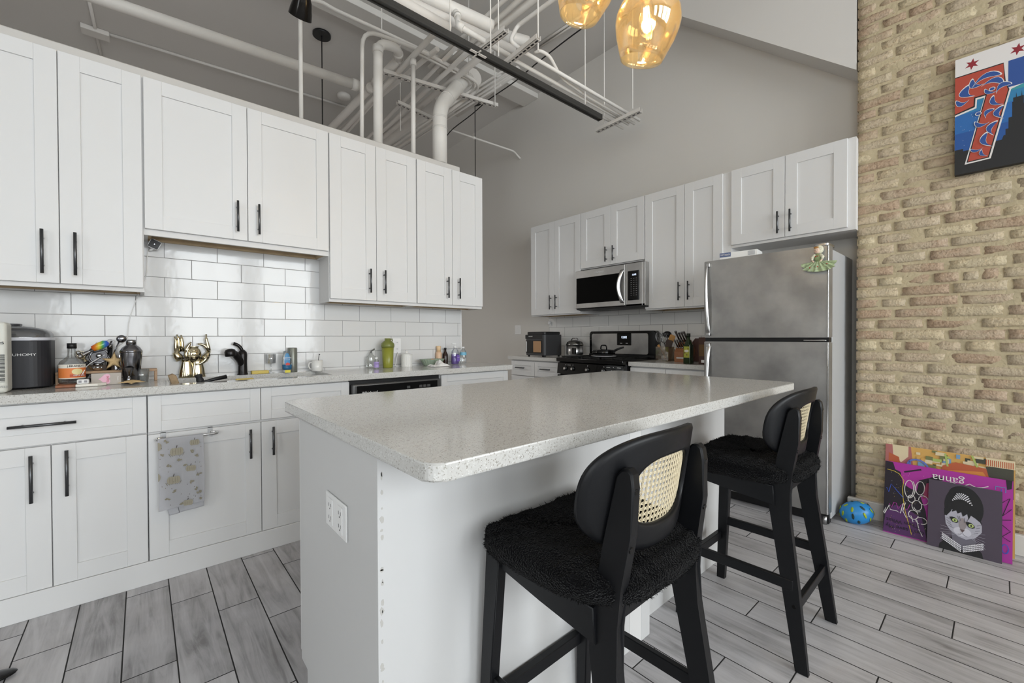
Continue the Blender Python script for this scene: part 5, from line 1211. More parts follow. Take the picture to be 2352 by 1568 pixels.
# ice maker
t = thing('ice_maker', 'black countertop ice maker with a clear lid at the left end of the counter', 'ice maker', (-.436, 2.885, ZT))
mb = MB(); mb.prism(rrect(-.125, .125, -.10, .125, .06, 8), .206, Matrix.Translation((0, 0, .006)), .003); mb.build('body', mat('ice_maker_black', srgb(38, 38, 43), .5, bump=(90, .1, .0004)), t)
mb = MB(); mb.prism(rrect(-.128, .128, -.103, .127, .062, 8), .014, Matrix.Translation((0, 0, .212)), .003); mb.build('white_band', mat('ice_band', srgb(206, 208, 216), .3), t)
mb = MB()
rings = []
for z, k in ((.226, 1.), (.240, .985), (.252, .93), (.262, .80), (.270, .58), (.2755, .30)): rings.append([mb.bm.verts.new((x*k, .012+(y-.012)*k, z+.006*(y < 0)*0)) for x, y in rrect(-.124, .124, -.10, .124, .06, 8)])
for q, w2 in zip(rings, rings[1:]):
    for i in range(len(q)): f = mb.bm.faces.new((q[i], q[(i+1) % len(q)], w2[(i+1) % len(q)], w2[i])); f.smooth = True
mb.bm.faces.new(rings[-1]); mb.build('lid', thin_glass('smoked_lid', (.42, .43, .45), .3, .25, (.42, .43, .45)), t)
mb = MB(); mb.prism(rrect(-.10, .02, .02, .12, .03), .012, Matrix.Translation((0, 0, .276)), .003); mb.build('lid_hinge', mat('dark_grey_plastic', srgb(70, 70, 74), .4), t)
MB().box((-.09, -.05, .213), (.09, .08, .236), .01).build('ice_basket', mat('basket_grey', srgb(120, 120, 124), .4), t)
text('brand_text', 'EUHOMY', .0155, frame((.046, -.1014, .150), (1, 0, 0), (0, 0, 1)), TEXTW, t, sx=1.25)
for x in (-.09, .05, .09): MB().cyl((x, -.07 if x < .08 else -.03, 0), (x, -.07 if x < .08 else -.03, .007), .008, 10).build('foot', BLACKP, t)
# liqueur bottle on a marble and wood board
t = thing('serving_board', 'small white marble serving board with a wooden end, right of the ice maker', 'board', (-.205, 2.80, ZT))
MB().prism([(-.022, -.06), (.05, -.06), (.078, -.035), (.078, .06), (-.022, .06)], .013, None, .002).build('marble_slab', mat('marble_white', srgb(222, 218, 208), .25, mottle=(12, .06)), t)
MB().prism([(-.085, -.06), (-.0225, -.06), (-.0225, .06), (-.085, .06)], .013, None, .002).build('wood_end', mat('acacia', srgb(140, 84, 50), .45, mottle=(30, .3)), t)
t = thing('liqueur_bottle', 'clear square triple sec bottle with an orange fruit label beside the ice maker', 'bottle', (-.246, 2.845, ZT+.0135), .12)
bt = MB(); bt.lathe([(.042, 0), (.046, .006), (.046, .085), (.040, .10), (.018, .122), (.0145, .135), (.0145, .165)], (0, 0, 0), 28); bt.build('glass', GLASS, t)
MB().cyl((0, 0, .16), (0, 0, .185), .0165, 20).build('cap', BLACKP, t)
LB = mat('label_orange', srgb(222, 128, 66), .5); mb = MB(); mb.grid(lambda u, v: Vector((.0466*math.sin(-1.25+2.5*u), -.0466*math.cos(-1.25+2.5*u), .022+.066*v)), 20, 1); mb.build('label', mat('label_cream', srgb(232, 226, 214), .5), t)
mb = MB(); mb.grid(lambda u, v: Vector((.0469*math.sin(-1.25+2.5*u), -.0469*math.cos(-1.25+2.5*u), .026+.045*v)), 20, 1); mb.build('label_picture', LB, t)
mb = MB(); mb.grid(lambda u, v: Vector((.0472*math.sin(-.2+1.45*u), -.0472*math.cos(-.2+1.45*u), .030+.013*v)), 12, 1); mb.build('label_band', mat('label_rust', srgb(186, 82, 50), .5), t)
mb = MB(); mb.grid(lambda u, v: Vector((.0471*math.sin(.35+.42*math.cos(2*PI*u)*v), -.0475*math.cos(.35+.42*math.cos(2*PI*u)*v), .054+.014*math.sin(2*PI*u)*v)), 20, 2); mb.build('label_lemon', mat('label_lemon', srgb(226, 214, 160), .5), t)
text('label_text', 'J.BRANDT', .0125, frame((.010, -.0478, .080), (1, .12, 0), (0, 0, 1)), TEXTB, t); text('label_text', 'TRIPLE SEC', .0085, frame((.020, -.0462, .0365), (1, .42, 0), (0, 0, 1)), TEXTW, t)
# rack of bar tools
t = thing('bar_tool_rack', 'long wooden bar tool rack standing against the tiles', 'rack', (-.115, 2.93, ZT))
WD = mat('light_bamboo', srgb(178, 146, 116), .55, mottle=(25, .12)); WD2 = mat('grey_bamboo', srgb(120, 104, 92), .6, mottle=(20, .15))
MB().box((-.19, -.045, .050), (.175, .03, .062), .002).build('shelf', WD, t); MB().box((-.19, .031, .0), (.03, .04, .088), .002).build('back_board', WD2, t)
for x in (-.19, .163): MB().box((x, -.04, 0), (x+.012, .03, .050), .001).build('upright', WD, t)
MB().box((-.15, -.030, .004), (-.02, .02, .020), .003).build('tool_roll', BLACKP, t)
for k in range(3): MB().tube([(-.14+.005*k, -.035+.012*k, .024+.006*k), (-.03, -.035+.012*k, .036+.005*k)], .0025, 8).build('bar_spoon', STL, t)
def top_item(px): return on_counter(px, 2.915, ZT+.0625)
# shaker
P = on_counter(302, 2.835); t = thing('cocktail_shaker', 'tall smoked steel cocktail shaker beside the tool rack', 'shaker', (P.x, 2.835, ZT))
lathed('cup', [(.026, 0), (.030, .004), (.041, .12), (.0425, .150), (.0425, .155)], DSTL, t); lathed('strainer_top', [(.0435, .150), (.0435, .157), (.034, .175), (.021, .186), (.019, .190)], DSTL, t); lathed('cap', [(.0195, .187), (.0195, .208), (.017, .213), (.002, .2135)], STL, t)
# short items
P = on_counter(296, 2.80); t = thing('jigger', 'small hourglass steel jigger in front of the shaker', 'jigger', (P.x, 2.80, ZT)); lathed('cups', [(.017, 0), (.009, .028), (.006, .034), (.009, .040), (.020, .078)], DSTL, t, cap1=False)
P = on_counter(326, 2.86); t = thing('small_tumbler', 'clear little plastic tumbler right of the shaker', 'glass', (P.x, 2.84, ZT)); lathed('glass', [(.024, 0), (.030, .066), (.028, .066), (.0225, .003)], GLASS, t)
def starfish(name, lab, loc, M, s, m):
    mb = MB(); pts = []
    for i in range(10):
        r = s if i % 2 == 0 else s*.42; pts.append((r*math.cos(i*PI/5+.3), r*math.sin(i*PI/5+.3)))
    c = mb.bm.verts.new(M @ Vector((0, 0, s*.20))); d = mb.bm.verts.new(M @ Vector((0, 0, -.002))); v = []
    for i, (x, y) in enumerate(pts): v.append(mb.bm.verts.new(M @ Vector((x, y, .0))))
    for i in range(10): mb.bm.faces.new((v[i], v[(i+1) % 10], c)); mb.bm.faces.new((v[(i+1) % 10], v[i], d))
    r = bmesh.ops.subdivide_edges(mb.bm, edges=mb.bm.edges[:], cuts=2, smooth=.9)
    for f in mb.bm.faces: f.smooth = True
    o = mb.build(name, m); o.location = loc; tag(o, lab, 'starfish')
SF = mat('dried_starfish', srgb(196, 168, 124), .85, bump=(160, .9, .003))
P = on_counter(263, 2.89); starfish('starfish', 'tan dried starfish propped upright on the tool rack', (P.x, 2.862, ZT+.108), Matrix.Rotation(math.radians(80), 4, 'X'), .048, SF)
P = on_counter(303, 2.70); starfish('starfish', 'tan dried starfish lying flat on the counter in front of the shaker', (P.x, 2.745, ZT+.010), Matrix.Rotation(math.radians(4), 4, 'X') @ Matrix.Rotation(.6, 4, 'Z'), .058, SF)
# heart candy box
P = on_counter(244, 2.78); t = thing('gift_box', 'grey gift box with a pink candy heart leaning on the tool rack', 'box', (P.x, 2.80, ZT), 0)
MB().box((-.052, -.012, 0), (.052, .02, .055), .001).build('carton', mat('carton_taupe', srgb(176, 168, 160), .5), t)
hp = []
for i in range(30):
    a = 2*PI*i/30; hp.append((.00145*(13*math.cos(a)-5*math.cos(2*a)-2*math.cos(3*a)-math.cos(4*a)), .00165*16*math.sin(a)**3*.9))
MB().prism(hp, .0008, frame((-.004, -.0122, .028), (1, 0, 0), (0, 0, 1))).build('heart', mat('candy_pink', srgb(226, 178, 198), .5), t)
text('heart_text', 'SKIMS', .011, frame((.004, -.0138, .028), (0, 0, -1), (1, 0, 0)), mat('candy_red', srgb(196, 74, 100), .5), t); text('side_text', 'Cosmic', .007, frame((.040, -.0126, .028), (0, 0, -1), (1, 0, 0)), TEXTW, t)
# charger and cable of the camera
P = on_counter(190, 2.74, ZT+.0145); t = thing('power_adapter', 'white twin usb power adapter lying on the marble board', 'charger', (P.x+.0, 2.752, ZT+.0135)); MB().box((-.020, -.014, 0), (.020, .014, .021), .005, 3).build('case', WHITEP, t)
for x in (-.009, .009): MB().box((x-.005, -.0146, .006), (x+.005, -.0139, .016)).build('usb_port', mat('port_grey', srgb(150, 150, 155), .5), t)
# jar, stopper, pourer, strainer, spoons, rainbow handle
def leaning(name, lab, cat, px, py, y, tilt, side, build, z0=None):
    p = at('y', y, px, py); t = thing(name, lab, cat, p); M = Matrix.Rotation(tilt, 4, 'Y') @ Matrix.Rotation(side, 4, 'X'); build(t, M); return t
P = on_counter(224, 2.90); t = thing('spice_jar', 'tiny glass jar with a steel lid standing on the rack shelf', 'jar', (P.x, 2.915, ZT+.0625)); lathed('glass', [(.018, 0), (.019, .022), (.016, .025)], GLASS, t, seg=20); lathed('contents', [(.017, .001), (.0175, .012)], mat('spice_brown', srgb(170, 128, 92), .8), t, seg=20); lathed('lid', [(.0175, .025), (.0175, .036)], STL, t, seg=20)
def b_stop(t, M):
    MB().lathe([(.0015, -.045), (.0035, -.044), (.0055, -.020), (.008, -.018), (.0105, .0), (.0085, .004), (.008, .022)], (0, 0, 0), 16, M).build('stopper', GOLD, t)
    MB().lathe([(.0112, -.016), (.0120, .002)], (0, 0, 0), 16, M).build('rubber_seal', BLACKP, t)
    mb = MB()
    for k in range(3): mb.tube([M @ Vector((.017*math.cos(a)*math.cos(k*1.05), .017*math.cos(a)*math.sin(k*1.05), .040+.020*math.sin(a))) for a in [2*PI*i/20 for i in range(21)]], .0016, 6)
    mb.build('knot', GOLD, t)
leaning('bottle_stopper', 'gold wire knot bottle stopper standing tilted on the rack shelf', 'bottle stopper', 197, 831, 2.90, -.5, 0, b_stop)
def b_jig(t, M): MB().lathe([(.020, -.045), (.008, -.004), (.007, .0), (.009, .006), (.022, .045)], (0, 0, 0), 24, M, cap0=False, cap1=False).build('cups', STL, t)
leaning('jigger', 'larger steel jigger lying aslant under the rainbow handle', 'jigger', 206, 807, 2.91, .95, 0, b_jig)
def b_rain(t, M):
    RB = bpy.data.materials.new('rainbow_glaze'); RB.use_nodes = True; nt = RB.node_tree; b = nt.nodes['Principled BSDF']; b.inputs['Roughness'].default_value = .15
    tc = N(nt, 'ShaderNodeTexCoord'); s = N(nt, 'ShaderNodeSeparateXYZ'); nt.links.new(tc.outputs['Generated'], s.inputs[0]); r = N(nt, 'ShaderNodeValToRGB'); e = r.color_ramp.elements
    e[0].position = 0; e[0].color = (*srgb(206, 66, 40), 1); e[1].position = 1; e[1].color = (*srgb(60, 60, 200), 1)
    for p_, c in ((.25, (222, 130, 44)), (.45, (214, 200, 60)), (.62, (90, 170, 80)), (.8, (50, 110, 190))): x = e.new(p_); x.color = (*srgb(*c), 1)
    nt.links.new(s.outputs[0], r.inputs[0]); nt.links.new(r.outputs[0], b.inputs['Base Color'])
    MB().lathe([(.002, -.032), (.014, -.028), (.018, .0), (.017, .022), (.010, .034), (.002, .036)], (0, 0, 0), 24, M).build('handle', RB, t)
leaning('rainbow_stopper', 'glossy rainbow coloured stopper with small red hearts, tilted above the jigger', 'bottle stopper', 229, 794, 2.90, 1.05, 0, b_rain)
P = at('y', 2.925, 228, 817); t = thing('cocktail_strainer', 'round steel cocktail strainer leaning on the tiles behind the starfish', 'strainer', P); Mx = frame((0, 0, 0), (1, 0, .1), (0, .2, 1))
mb = MB(); mb.tube([Mx @ Vector((.034*math.cos(a), .034*math.sin(a), 0)) for a in [2*PI*i/28 for i in range(29)]], .005, 8); mb.lathe([(.030, 0), (.030, .002)], (0, 0, 0), 24, Mx); mb.build('ring', DSTL, t); MB().ball((0, -.006, 0), .013, 14, (1, .5, 1)).build('cap', STL, t)
MB().tube([Mx @ Vector((.03, .03, 0)), Mx @ Vector((.045, .07, .0))], .004, 8).build('handle', DSTL, t)
P = at('y', 2.93, 250, 812); t = thing('muddler', 'black and steel muddler standing upright behind the starfish', 'bar tool', (P.x, 2.93, ZT+.0625)); MB().tube([(0, 0, 0), (.004, 0, .11)], [.009, .011], 16).build('shaft', BLACKG, t); MB().tube([(.004, 0, .11), (.0045, 0, .128)], .0115, 16).build('head', STL, t)
MB().tube([(.0046+.012*math.sin(a), 0, .128+.012-.012*math.cos(a)) for a in [2*PI*i/16 for i in range(17)]], .0018, 6).build('hanging_loop', STL, t)
P = at('y', 2.94, 279, 778); t = thing('ladle', 'shiny round ladle leaning between the muddler and the shaker', 'ladle', P); MB().ball((0, 0, 0), .020, 18, (1, .5, .95)).build('bowl', DSTL, t); MB().tube([(-.01, 0, -.015), (-.03, -.01, -.075)], .003, 8).build('handle', DSTL, t)
P = at('y', 2.93, 270, 800); t = thing('ice_tongs', 'flat bright steel tongs standing behind the starfish', 'tongs', (P.x, 2.935, ZT+.0625)); MB().box((-.012, -.002, 0), (-.002, .002, .075), .0008).build('arm', STL, t); MB().box((.004, -.002, 0), (.014, .002, .075), .0008).build('arm', STL, t)
P = at('y', 2.89, 273, 835); t = thing('bottle_opener', 'little dark ball-topped bottle stopper on the rack shelf near the shaker', 'bottle stopper', (P.x, 2.895, ZT+.0625)); lathed('base', [(.010, 0), (.008, .004), (.004, .008), (.004, .010)], DSTL, t, seg=16); MB().ball((0, 0, .020), .010, 14).build('ball', DSTL, t)
# camera under the short cabinet, with its cord
P = at('y', 2.985, 355, 561); t = thing('security_camera', 'small white square security camera with a black face, under the sink wall cabinet', 'camera', P)
nrm = Vector((-.05, -1, -.1)).normalized(); ex = nrm.cross(Vector((.45, .0, 1))).normalized(); M = frame((0, 0, 0), ex, nrm.cross(ex)*1.)
if M.to_3x3() @ Vector((0, 0, 1)) @ nrm < 0: M = M @ Matrix.Rotation(PI, 4, 'X')
MB().prism(rrect(-.024, .024, -.024, .024, .009), .020, M @ Matrix.Translation((0, 0, -.010)), .003).build('housing', WHITEP, t)
fc = MB().prism(rrect(-.0215, .0215, -.0215, .0215, .007), .002, M @ Matrix.Translation((0, 0, .0095))).build('face', BLACKP, t)
MB().lathe([(.006, 0), (.006, .002), (.003, .003)], (0, 0, 0), 20, M @ Matrix.Translation((0, 0, .0115))).build('lens', DSTL, fc)
MB().tube([(-.004, .008, -.02), (-.016, .018, -.030), (-.022, .030, -.03)], .006, 12).build('mount_arm', WHITEP, t)
cb = [at('y', 3.008, *q) for q in ((340, 572), (338, 590), (337, 610), (338, 625), (329, 650), (322, 668), (312, 690), (300, 722), (295, 742), (293, 762))] + [at('y', 2.99, 293, 776), at('y', 2.975, 288, 782), at('y', 2.955, 266, 800), at('y', 2.88, 200, 838), at('y', 2.79, 190, 858)]
tag(MB().tube(smooth_path(cb, .03, 3), .0018, 8).build('camera_cord', WHITEP), 'thin white cord running from the camera down over the tiles to the counter', 'cord')
# second little camera under the range wall cabinets
P = at('x', XW-.02, 1262, 742); t = thing('security_camera', 'tiny white camera tucked under the leftmost range wall cabinet', 'camera', P); MB().box((-.018, -.02, -.012), (.004, .012, .026), .006, 3, Matrix.Rotation(.5, 4, 'X')).build('housing', WHITEP, t); MB().tube([(0, -.01, -.01), (.008, -.03, -.03)], .007, 12).build('mount_arm', WHITEP, t)
# black block and hands sculpture behind the sink
P = on_counter(441, 2.99)
t = thing('hands_planter', 'champagne gold planter of two raised hands holding a face, behind the sink', 'planter', (P.x, 2.992, ZT))
P = on_counter(442, 2.985); s = mpp(P)     # metres per pixel there
def gp(px, py, dy=0.): return Vector(((px-441)*s*1.0, dy, (862-py)*s*1.0))
mb = MB()
mb.lathe([(.044, 0), (.045, .006), (.038, .05), (.028, .085), (.028, .10)], (-.022, 0, 0), 24, sy=.52, sx=.85); mb.lathe([(.042, 0), (.043, .006), (.036, .05), (.027, .085), (.028, .10)], (.026, 0, 0), 24, sy=.52, sx=.85)
mb.build('wrists', GOLD, t)
mb = MB(); mb.ball((.008, -.004, .128), .040, 28, (.9, .52, 1.12)); mb.build('face_bowl', GOLD, t)
mb = MB()
for z, w2 in ((.150, .012), (.140, .015), (.128, .010), (.116, .013), (.108, .009)): mb.ball((.008, -.024, z), .006, 14, (w2/.006, .7, .7))
mb.build('face_relief', GOLD, t)
MB().lathe([(.020, .166), (.024, .172), (.022, .174), (.019, .168)], (.010, 0, 0), 24, cap0=False, cap1=False, sy=.6).build('bowl_rim', GOLD, t)
for lab, pts, rr_ in (('palm', [(420, 822), (413, 808), (416, 795)], [.020, .018, .012]), ('finger', [(412, 806), (412, 790), (413, 778), (410, 769)], [.008, .008, .007, .004]), ('finger', [(418, 803), (418, 785), (417, 772), (414, 764)], [.008, .008, .007, .004]), ('finger', [(424, 802), (424, 786), (423, 774), (422, 765)], [.008, .008, .007, .004]), ('finger', [(430, 805), (432, 795), (437, 786), (440, 781)], [.009, .008, .007, .004]), ('finger', [(432, 822), (430, 808), (434, 797), (438, 790)], [.009, .009, .008, .005]),
                      ('palm', [(463, 824), (470, 812), (473, 802)], [.018, .016, .011]), ('finger', [(473, 802), (471, 790), (468, 775), (468, 763)], [.010, .009, .007, .004]), ('finger', [(472, 800), (466, 790), (458, 786), (452, 786)], [.009, .008, .007, .005]), ('finger', [(470, 812), (464, 826), (455, 832), (447, 833)], [.011, .010, .008, .006])):
    pts = [gp(*q, -.012 if lab == 'finger' and q[0] > 425 else -.004) for q in pts]; MB().tube(smooth_path(pts, .01, 3), [rr_[min(len(rr_)-1, int(i/len(smooth_path(pts, .01, 3))*len(rr_)))] for i in range(len(smooth_path(pts, .01, 3)))], 14).build(lab, GOLD, t)
# faucet
P = on_counter(557, 2.99); FB = mat('oil_rubbed_black', srgb(36, 34, 34), .28, .5); t = thing('kitchen_faucet', 'black single-lever pull-out kitchen faucet behind the sink', 'faucet', (P.x, 2.985, ZT))
MB().lathe([(.028, 0), (.028, .004), (.0255, .010), (.0235, .08), (.025, .118), (.022, .135), (.010, .150)], (0, 0, 0), 28).build('column', FB, t)
MB().tube(smooth_path([(0, 0, .045), (-.012, -.010, .085), (-.045, -.032, .128), (-.064, -.048, .134)], .06, 6), .020, 20).build('spout', FB, t)
MB().lathe([(.027, -.022), (.029, -.018), (.029, .004), (.024, .016), (.010, .022)], (-.068, -.052, .136), 28, Matrix.Rotation(-.1, 4, 'Y')).build('spray_head', FB, t)
MB().tube(smooth_path([(0, 0, .135), (-.006, .0, .158), (-.022, .0, .178), (-.046, .0, .188)], .03, 5), .0095, 16).build('lever', FB, t)
# sponge etc
SPG = mat('sponge_yellow', srgb(214, 192, 110), .95, bump=(120, 1., .004))
p = on_counter(597, 2.992); tag(MB().box((p.x-.046, 2.972, ZT), (p.x+.046, 3.012, ZT+.020), .003).build('sponge', SPG), 'yellow sponge on the counter behind the sink, right of the faucet', 'sponge')
p = on_counter(563, 2.66); o_ = MB().box((-.042, -.022, -.009), (.042, .022, .009), .004, 2).build('sponge', SPG); o_.location = (p.x, 2.655, .905); o_.rotation_euler = (.25, 0, .1); tag(o_, 'yellow sponge lying on the front rim of the sink', 'sponge')
SX = .48
p = on_counter(391, 2.655); o_ = MB().prism([(-.012, -.05), (.02, -.05), (.02, .028), (.008, .038), (-.012, .030)], .062, frame((0, 0, 0), (1, 0, .0), (-.28, 0, 1)), .003).build('wood_block', mat('weathered_wood', srgb(150, 128, 100), .75, mottle=(40, .25))); o_.location = (p.x+.012, 2.725, .922); tag(o_, 'brown wooden block sticking up at the left end of the sink', 'block')
p = on_counter(459, 2.68); t = thing('dish_brush', 'matte black brush handle leaning out of the sink in front of the gold planter', 'brush', (p.x+.012, 2.72, .885)); T = Matrix.Rotation(-.26, 4, 'Y')
MB().lathe([(.012, -.03), (.016, .0), (.0165, .035), (.013, .048), (.0165, .055), (.0155, .062), (.004, .066)], (0, 0, 0), 22, T).build('handle', mat('matte_black_rubber', srgb(34, 34, 36), .6), t)
p = on_counter(495, 2.70); t = thing('saucepan', 'dark pan lying in the sink with its black handle on the rim', 'pan', (p.x, 2.74, .86)); MB().tube([(-.085, -.05, .040), (.0, -.03, .060), (.05, -.02, .068)], [.007, .009, .011], 14).build('handle', BLACKP, t); MB().lathe([(.07, -.07), (.085, .0), (.083, .0), (.068, -.068)], (.13, .03, .0), 30).build('pan', BLACKP, t)
p = on_counter(663, 2.72); t = thing('striped_bowl', 'white bowl with red stripes standing on edge in the sink', 'bowl', (p.x+.03, 2.80, .855)); Mb = frame((0, 0, 0), (1, .1, 0), (0, -.25, 1))
MB().lathe([(.001, 0), (.03, .003), (.055, .018), (.062, .030), (.060, .031), (.05, .021), (.001, .004)], (0, 0, 0), 36, Mb).build('bowl', mat('bowl_white', srgb(214, 208, 202), .3), t)
for r in (.040, .052): MB().tube([Mb @ Vector((r*math.cos(a), r*math.sin(a), .012 if r < .05 else .0225)) for a in [2*PI*i/40 for i in range(41)]], .0016, 6).build('red_stripe', mat('stripe_red', srgb(150, 80, 70), .5), t)
# clear cylinder, dish soap, canister, mug
p = on_counter(625, 2.97); t = thing('stemmed_glass', 'clear stemmed glass standing between the faucet and the dish soap', 'glass', (p.x, 3.0, ZT)); lathed('glass', [(.020, 0), (.020, .002), (.003, .004), (.003, .058), (.027, .062), (.029, .118), (.0285, .118), (.0265, .064), (.002, .060)], thin_glass('clear_wine_glass', (.93, .94, .95), .25, .03), t)
p = on_counter(660, 2.95); t = thing('dish_soap', 'clear dish soap bottle with blue liquid and a blue label', 'bottle', (p.x, 2.955, ZT)); lathed('cap', [(.020, 0), (.020, .018)], WHITEP, t)
MB().box((-.017, -.0225, .002), (.014, -.019, .018)).build('yellow_tag', mat('tag_yellow', srgb(226, 214, 70), .5), t)
lathed('bottle', [(.020, .018), (.028, .024), (.030, .055), (.027, .10), (.020, .136), (.014, .138)], GLASS, t, sy=.6); lathed('liquid', [(.0195, .019), (.0265, .025), (.0285, .052)], mat('soap_blue', srgb(20, 120, 170), .2), t, sy=.6)
mb = MB(); mb.grid(lambda u, v: Vector(((u-.5)*.034*math.sin(PI*(.12+.84*v))**.6-.003, -.0178-.002*math.sin(PI*u), .046+.078*v)), 10, 16); mb.build('label', mat('label_dawn_blue', srgb(74, 140, 190), .4), t)
MB().prism([(-.011, -.009), (.011, -.009), (.013, .001), (.0, .009), (-.012, .003)], .0006, frame((-.001, -.0206, .057), (1, 0, 0), (0, 0, 1))).build('label_swoosh', mat('label_red', srgb(206, 60, 50), .4), t)
text('label_text', 'DAWN', .0145, frame((-.003, -.0208, .094), (1, 0, 0), (0, 0, 1)), TEXTW, t); text('label_text', 'PLATINUM', .006, frame((-.003, -.0206, .082), (1, 0, 0), (0, 0, 1)), TEXTW, t)
p = on_counter(672, 3.0); t = thing('tall_canister', 'grey green cylinder canister behind the dish soap bottle', 'canister', (p.x, 2.997, ZT)); lathed('body', [(.026, 0), (.027, .003), (.027, .152), (.024, .157)], mat('canister_sage', srgb(128, 130, 122), .35, .4), t)
p = on_counter(728, 2.955); t = thing('mug', 'white mug holding a spoon, on the counter right of the sink', 'mug', (p.x, 2.955, ZT)); CER = mat('white_ceramic', srgb(224, 223, 220), .18)
lathed('cup', [(.031, 0), (.034, .004), (.0355, .072), (.033, .072), (.0315, .006)], CER, t)
MB().tube([(-.033, -.002, .058), (-.050, -.006, .056), (-.054, -.008, .036), (-.046, -.006, .018), (-.032, -.002, .014)], .0042, 12).build('handle', CER, t)
sp_ = thing('teaspoon', 'metal teaspoon standing in the white mug', 'spoon', (p.x+.008, 2.955, ZT+.008)); MB().tube([(-.004, 0, 0), (.006, .003, .092), (.010, .004, .104)], [.0018, .0024, .0058], 10).build('handle', STL, sp_)
# towards the right end
p = on_counter(852, 2.985); t = thing('wavy_bottle', 'clear wavy plastic bottle with a small nozzle, behind the purple labelled bottle', 'bottle', (p.x, 2.985, ZT)); lathed('bottle', [(.030, 0), (.037, .01), (.033, .022), (.037, .034), (.033, .046), (.037, .058), (.032, .072), (.034, .082), (.014, .098), (.012, .112)], thin_glass('clear_pet', (.90, .91, .90), .3, .08), t); MB().tube([(0, 0, .11), (.004, 0, .122), (.026, -.006, .138)], .005, 10).build('nozzle', mat('nozzle_grey', srgb(90, 92, 90), .4), t)
p = on_counter(862, 2.92); t = thing('pill_bottle', 'little clear bottle with a purple label in front of the wavy bottle', 'bottle', (p.x, 2.90, ZT)); lathed('bottle', [(.017, 0), (.018, .003), (.018, .055), (.009, .066), (.009, .068)], GLASS, t, seg=24); lathed('label', [(.0184, .008), (.0184, .048)], mat('label_lilac', srgb(170, 150, 206), .5), t, seg=24, cap0=False, cap1=False); lathed('cap', [(.010, .067), (.010, .080)], WHITEP, t, seg=20)
text('label_text', 'Nail Remover', .0052, frame((0, -.0188, .034), (1, 0, 0), (0, 0, 1)), TEXTB, t)
p = on_counter(891, 2.93); t = thing('shaker_bottle', 'olive green protein shaker bottle near the middle of the right counter part', 'bottle', (p.x, 2.93, ZT)); GRN = mat('olive_translucent', srgb(138, 140, 52), .3); GRN2 = mat('olive_lid', srgb(118, 124, 62), .35)
lathed('cup', [(.034, 0), (.036, .004), (.043, .150)], GRN, t); lathed('lid', [(.0455, .148), (.0475, .160), (.0455, .176), (.030, .192), (.0215, .197), (.0215, .214)], GRN2, t); MB().tube([(.020, 0, .200), (.034, 0, .210), (.038, 0, .196), (.032, 0, .19)], .004, 8).build('carry_loop', GRN2, t)
p = at('y', YP-.012, 911, 794); t = thing('wall_outlet', 'white wall outlet in the tiles behind the green shaker', 'outlet', (p.x, YP-.0085, p.z)); MB().box((-.036, -.005, -.058), (.036, 0, .058), .002).build('plate', WHITEP, t)
for z in (-.024, .024):
    r_ = MB().box((-.014, -.007, z-.016), (.014, -.005, z+.016), .001).build('receptacle', WHITEP, t)
    for x in (-.006, .006): MB().box((x-.001, -.0076, z-.004), (x+.001, -.0069, z+.006)).build('slot', TEXTB, r_)
tag(MB().tube(smooth_path([(p.x+.005, YP-.02, p.z-.05), (p.x-.03, YP-.05, .922), (p.x-.02, YP-.045, .918), (p.x+.03, YP-.035, .918), (p.x+.07, YP-.03, .92)], .05), .003, 8).build('white_cord', WHITEP), 'white cord curling on the counter behind the green shaker', 'cord')
p = on_counter(933, 2.95); t = thing('ribbed_canister', 'white ribbed ceramic canister with a knobbed lid', 'canister', (p.x, 2.94, ZT)); mb = MB(); n = 64
mb.prism([((.0395+(.0012 if i % 2 else 0))*math.cos(2*PI*i/n), (.0395+(.0012 if i % 2 else 0))*math.sin(2*PI*i/n)) for i in range(n)], .088); mb.build('body', CER, t); lathed('lid', [(.041, .088), (.040, .093), (.018, .100), (.006, .103), (.009, .110), (.007, .116), (.001, .117)], CER, t)
p = on_counter(988, 2.965); t = thing('pie_dish', 'sage green fluted pie dish with fruit, behind the napkin', 'dish', (p.x, 2.93, ZT)); mb = MB(); n = 96
rr2 = []
for r, z, w2 in ((.070, 0, 0), (.074, .004, 0), (.096, .044, .003), (.104, .050, .004), (.100, .049, .004), (.090, .042, .002), (.070, .008, 0)): rr2.append([mb.bm.verts.new(((r+w2*math.cos(24*2*PI*k/n))*math.cos(2*PI*k/n)*1., (r+w2*math.cos(24*2*PI*k/n))*math.sin(2*PI*k/n)*.72, z)) for k in range(n)])
for q, w2 in zip(rr2, rr2[1:]):
    for k in range(n): f = mb.bm.faces.new((q[k], q[(k+1) % n], w2[(k+1) % n], w2[k])); f.smooth = True
mb.bm.faces.new(rr2[0][::-1]); mb.bm.faces.new(rr2[-1]); mb.build('dish', mat('sage_glaze', srgb(150, 164, 146), .2), t)
for i in range(7):
    a = i*.9; o_ = MB().ball((0, 0, 0), .019, 14, (1, 1, .8)).build('peach', mat('peach_skin', srgb(206, 140, 100), .6)); o_.location = (p.x+.055*math.cos(a)*(1 if i else 0), 2.93+.036*math.sin(a)*(1 if i else 0), ZT+.031+(.006 if i == 0 else 0)); tag(o_, 'small orange peach in the sage green dish', 'fruit', 'peaches in the sage green dish')
p = on_counter(1002, 2.86); mb = MB()
def nap(u, v):
    x = (u-.5)*.155; y = (v-.5)*.10; h = .010 + .040*math.exp(-((x-.012)/.022)**2-((y)/.05)**2)*(1-abs((x-.012)/.08)) + .006*math.sin(u*17+v*5)*math.sin(v*9); e = min(u, 1-u, v, 1-v)
    return Vector((x+.004*math.sin(v*12), y+.003*math.sin(u*14), max(.0015, h*min(1, e*9))))
